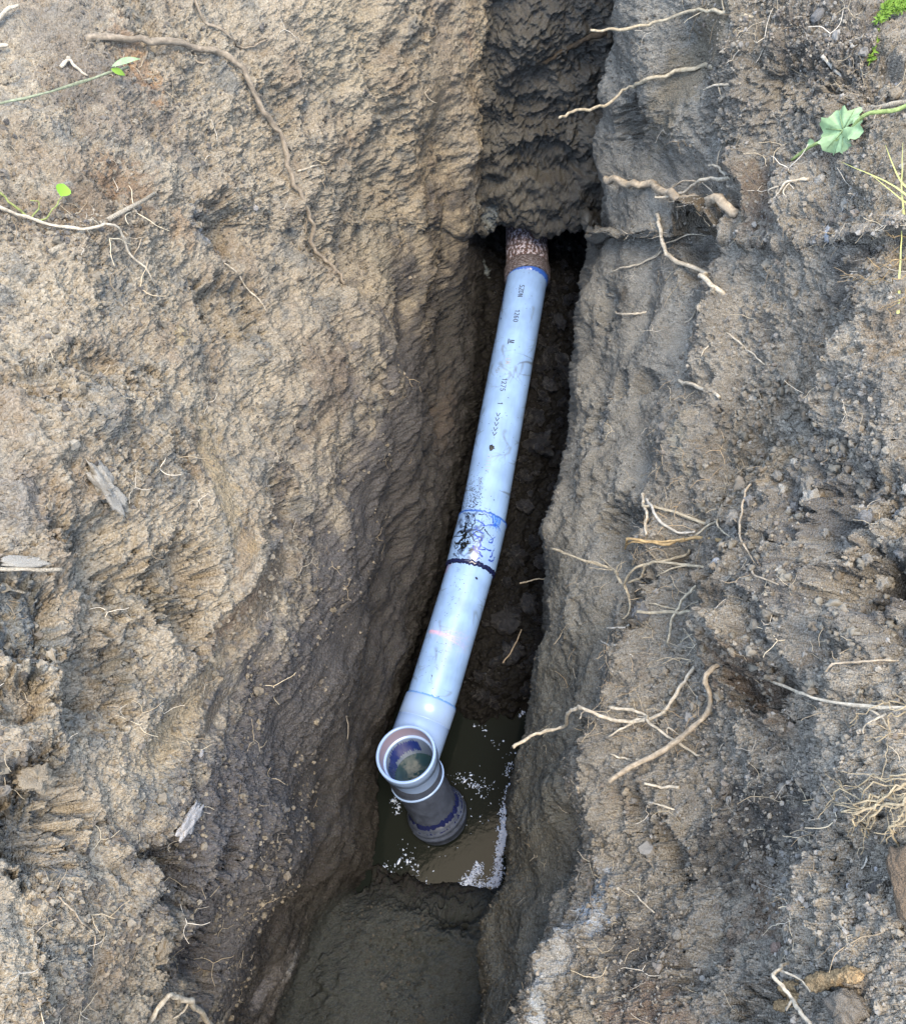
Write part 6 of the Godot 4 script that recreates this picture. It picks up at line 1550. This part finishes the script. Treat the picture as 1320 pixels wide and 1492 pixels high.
	stone("soil_clod", "grey clod among many in the crumbly hollow of the loam", 11.4649, 10.2983, Vector3(0.0081, 0.0067, 0.0077), M.clod_grey, 0.45, Vector3(0, 24.7, 0), "clods in the crumbly hollow", 3, 0.6)
	stone("soil_clod", "grey clod among many in the crumbly hollow of the loam", 11.8599, 10.0619, Vector3(0.0085, 0.0071, 0.0081), M.clod_grey, 0.45, Vector3(0, 26, 0), "clods in the crumbly hollow", 3, 0.6)
	stone("soil_clod", "grey clod among many in the crumbly hollow of the loam", 11.824, 9.8828, Vector3(0.0077, 0.0064, 0.0073), M.pale_stone, 0.45, Vector3(0, 27.3, 0), "clods in the crumbly hollow", 3, 0.6)
	stone("soil_clod", "grey clod among many in the crumbly hollow of the loam", 11.8915, 10.2388, Vector3(0.0093, 0.0077, 0.0089), M.blue_stone, 0.45, Vector3(0, 28.6, 0), "clods in the crumbly hollow", 3, 0.6)
	stone("soil_clod", "grey clod among many in the crumbly hollow of the loam", 11.6012, 10.4543, Vector3(0.0078, 0.0065, 0.0075), M.clod_grey, 0.45, Vector3(0, 29.9, 0), "clods in the crumbly hollow", 3, 0.6)
	stone("soil_clod", "grey clod among many in the crumbly hollow of the loam", 11.391, 10.5067, Vector3(0.0071, 0.0059, 0.0068), M.clod_grey, 0.45, Vector3(0, 31.2, 0), "clods in the crumbly hollow", 3, 0.6)
	stone("soil_clod", "grey clod among many in the crumbly hollow of the loam", 10.6843, 10.2716, Vector3(0.0083, 0.0069, 0.0079), M.pale_stone, 0.45, Vector3(0, 32.5, 0), "clods in the crumbly hollow", 3, 0.6)
	stone("soil_clod", "grey clod among many in the crumbly hollow of the loam", 10.8466, 10.305, Vector3(0.0091, 0.0076, 0.0088), M.blue_stone, 0.45, Vector3(0, 33.8, 0), "clods in the crumbly hollow", 3, 0.6)
	stone("soil_clod", "grey clod among many in the crumbly hollow of the loam", 10.9183, 10.4711, Vector3(0.0078, 0.0065, 0.0075), M.clod_grey, 0.45, Vector3(0, 35.1, 0), "clods in the crumbly hollow", 3, 0.6)
	stone("soil_clod", "grey clod among many in the crumbly hollow of the loam", 11.7671, 9.9456, Vector3(0.0067, 0.0056, 0.0065), M.clod_grey, 0.45, Vector3(0, 36.4, 0), "clods in the crumbly hollow", 3, 0.6)
	stone("soil_clod", "grey clod among many in the crumbly hollow of the loam", 11.9223, 9.9731, Vector3(0.0075, 0.0062, 0.0072), M.pale_stone, 0.45, Vector3(0, 37.7, 0), "clods in the crumbly hollow", 3, 0.6)
	stone("soil_clod", "grey clod among many in the crumbly hollow of the loam", 11.4461, 9.681, Vector3(0.0073, 0.006, 0.007), M.blue_stone, 0.45, Vector3(0, 39, 0), "clods in the crumbly hollow", 3, 0.6)
	stone("soil_clod", "grey clod among many in the crumbly hollow of the loam", 11.6878, 9.7337, Vector3(0.0079, 0.0066, 0.0076), M.clod_grey, 0.45, Vector3(0, 40.3, 0), "clods in the crumbly hollow", 3, 0.6)
	stone("soil_clod", "grey clod among many in the crumbly hollow of the loam", 11.801, 9.6359, Vector3(0.0068, 0.0057, 0.0065), M.clod_grey, 0.45, Vector3(0, 41.6, 0), "clods in the crumbly hollow", 3, 0.6)
	stone("soil_clod", "grey clod among many in the crumbly hollow of the loam", 11.0441, 9.8613, Vector3(0.0067, 0.0056, 0.0064), M.pale_stone, 0.45, Vector3(0, 42.9, 0), "clods in the crumbly hollow", 3, 0.6)
	stone("soil_clod", "grey clod among many in the crumbly hollow of the loam", 11.9212, 10.6455, Vector3(0.0082, 0.0068, 0.0078), M.blue_stone, 0.45, Vector3(0, 44.2, 0), "clods in the crumbly hollow", 3, 0.6)
	stone("soil_clod", "grey clod among many in the crumbly hollow of the loam", 11.6706, 10.6184, Vector3(0.0067, 0.0056, 0.0064), M.clod_grey, 0.45, Vector3(0, 45.5, 0), "clods in the crumbly hollow", 3, 0.6)
	stone("soil_clod", "grey clod among many in the crumbly hollow of the loam", 10.6169, 10.6689, Vector3(0.0071, 0.0059, 0.0068), M.clod_grey, 0.45, Vector3(0, 46.8, 0), "clods in the crumbly hollow", 3, 0.6)
	stone("soil_clod", "grey clod among many in the crumbly hollow of the loam", 10.8034, 10.7679, Vector3(0.008, 0.0066, 0.0076), M.pale_stone, 0.45, Vector3(0, 48.1, 0), "clods in the crumbly hollow", 3, 0.6)
	stone("soil_clod", "grey clod among many in the crumbly hollow of the loam", 10.9841, 10.6032, Vector3(0.0077, 0.0064, 0.0074), M.blue_stone, 0.45, Vector3(0, 49.4, 0), "clods in the crumbly hollow", 3, 0.6)
	stone("soil_clod", "grey clod among many in the crumbly hollow of the loam", 11.2724, 10.7183, Vector3(0.0062, 0.0052, 0.0059), M.clod_grey, 0.45, Vector3(0, 50.7, 0), "clods in the crumbly hollow", 3, 0.6)
	stone("mud_clod", "wet black clod touching the lower pipe beside the thin strand", 7.4372, 11.2117, Vector3(0.0249, 0.0149, 0.0299), M.wet_clod, 0.2, Vector3(0, 0, 0), "", 4, 0.6)
	stone("mud_clod", "biggest wet black clod between the bend and the puddle", 6.9745, 11.3835, Vector3(0.0326, 0.0196, 0.0391), M.wet_clod, 0.2, Vector3(0, 1.1, 0), "", 4, 0.6)
	stone("mud_clod", "wet black mud clod on the trench floor beside the pipe", 7.1043, 9.5846, Vector3(0.0229, 0.0137, 0.0275), M.wet_clod, 0.2, Vector3(0, 2.2, 0), "wet clods along the pipe", 4, 0.6)
	stone("mud_clod", "wet black mud clod on the trench floor beside the pipe", 7.0869, 9.0002, Vector3(0.0217, 0.013, 0.026), M.wet_clod, 0.2, Vector3(0, 3.3, 0), "wet clods along the pipe", 4, 0.6)
	stone("mud_clod", "wet black mud clod on the trench floor beside the pipe", 6.9285, 10.2368, Vector3(0.0206, 0.0123, 0.0247), M.wet_clod, 0.2, Vector3(0, 4.4, 0), "wet clods along the pipe", 4, 0.6)
	stone("mud_clod", "wet black mud clod on the trench floor beside the pipe", 7.2818, 11.709, Vector3(0.0274, 0.0164, 0.0328), M.wet_clod, 0.2, Vector3(0, 5.5, 0), "wet clods along the pipe", 4, 0.6)
	stone("mud_clod", "wet black mud clod on the trench floor beside the pipe", 7.2169, 8.2747, Vector3(0.0206, 0.0124, 0.0247), M.wet_clod, 0.2, Vector3(0, 6.6, 0), "wet clods along the pipe", 4, 0.6)
	stone("mud_clod", "wet black mud clod on the trench floor beside the pipe", 7.625, 10.7995, Vector3(0.0203, 0.0122, 0.0244), M.wet_clod, 0.2, Vector3(0, 7.7, 0), "wet clods along the pipe", 4, 0.6)
	make_plants()
	make_wood()
	make_loose()
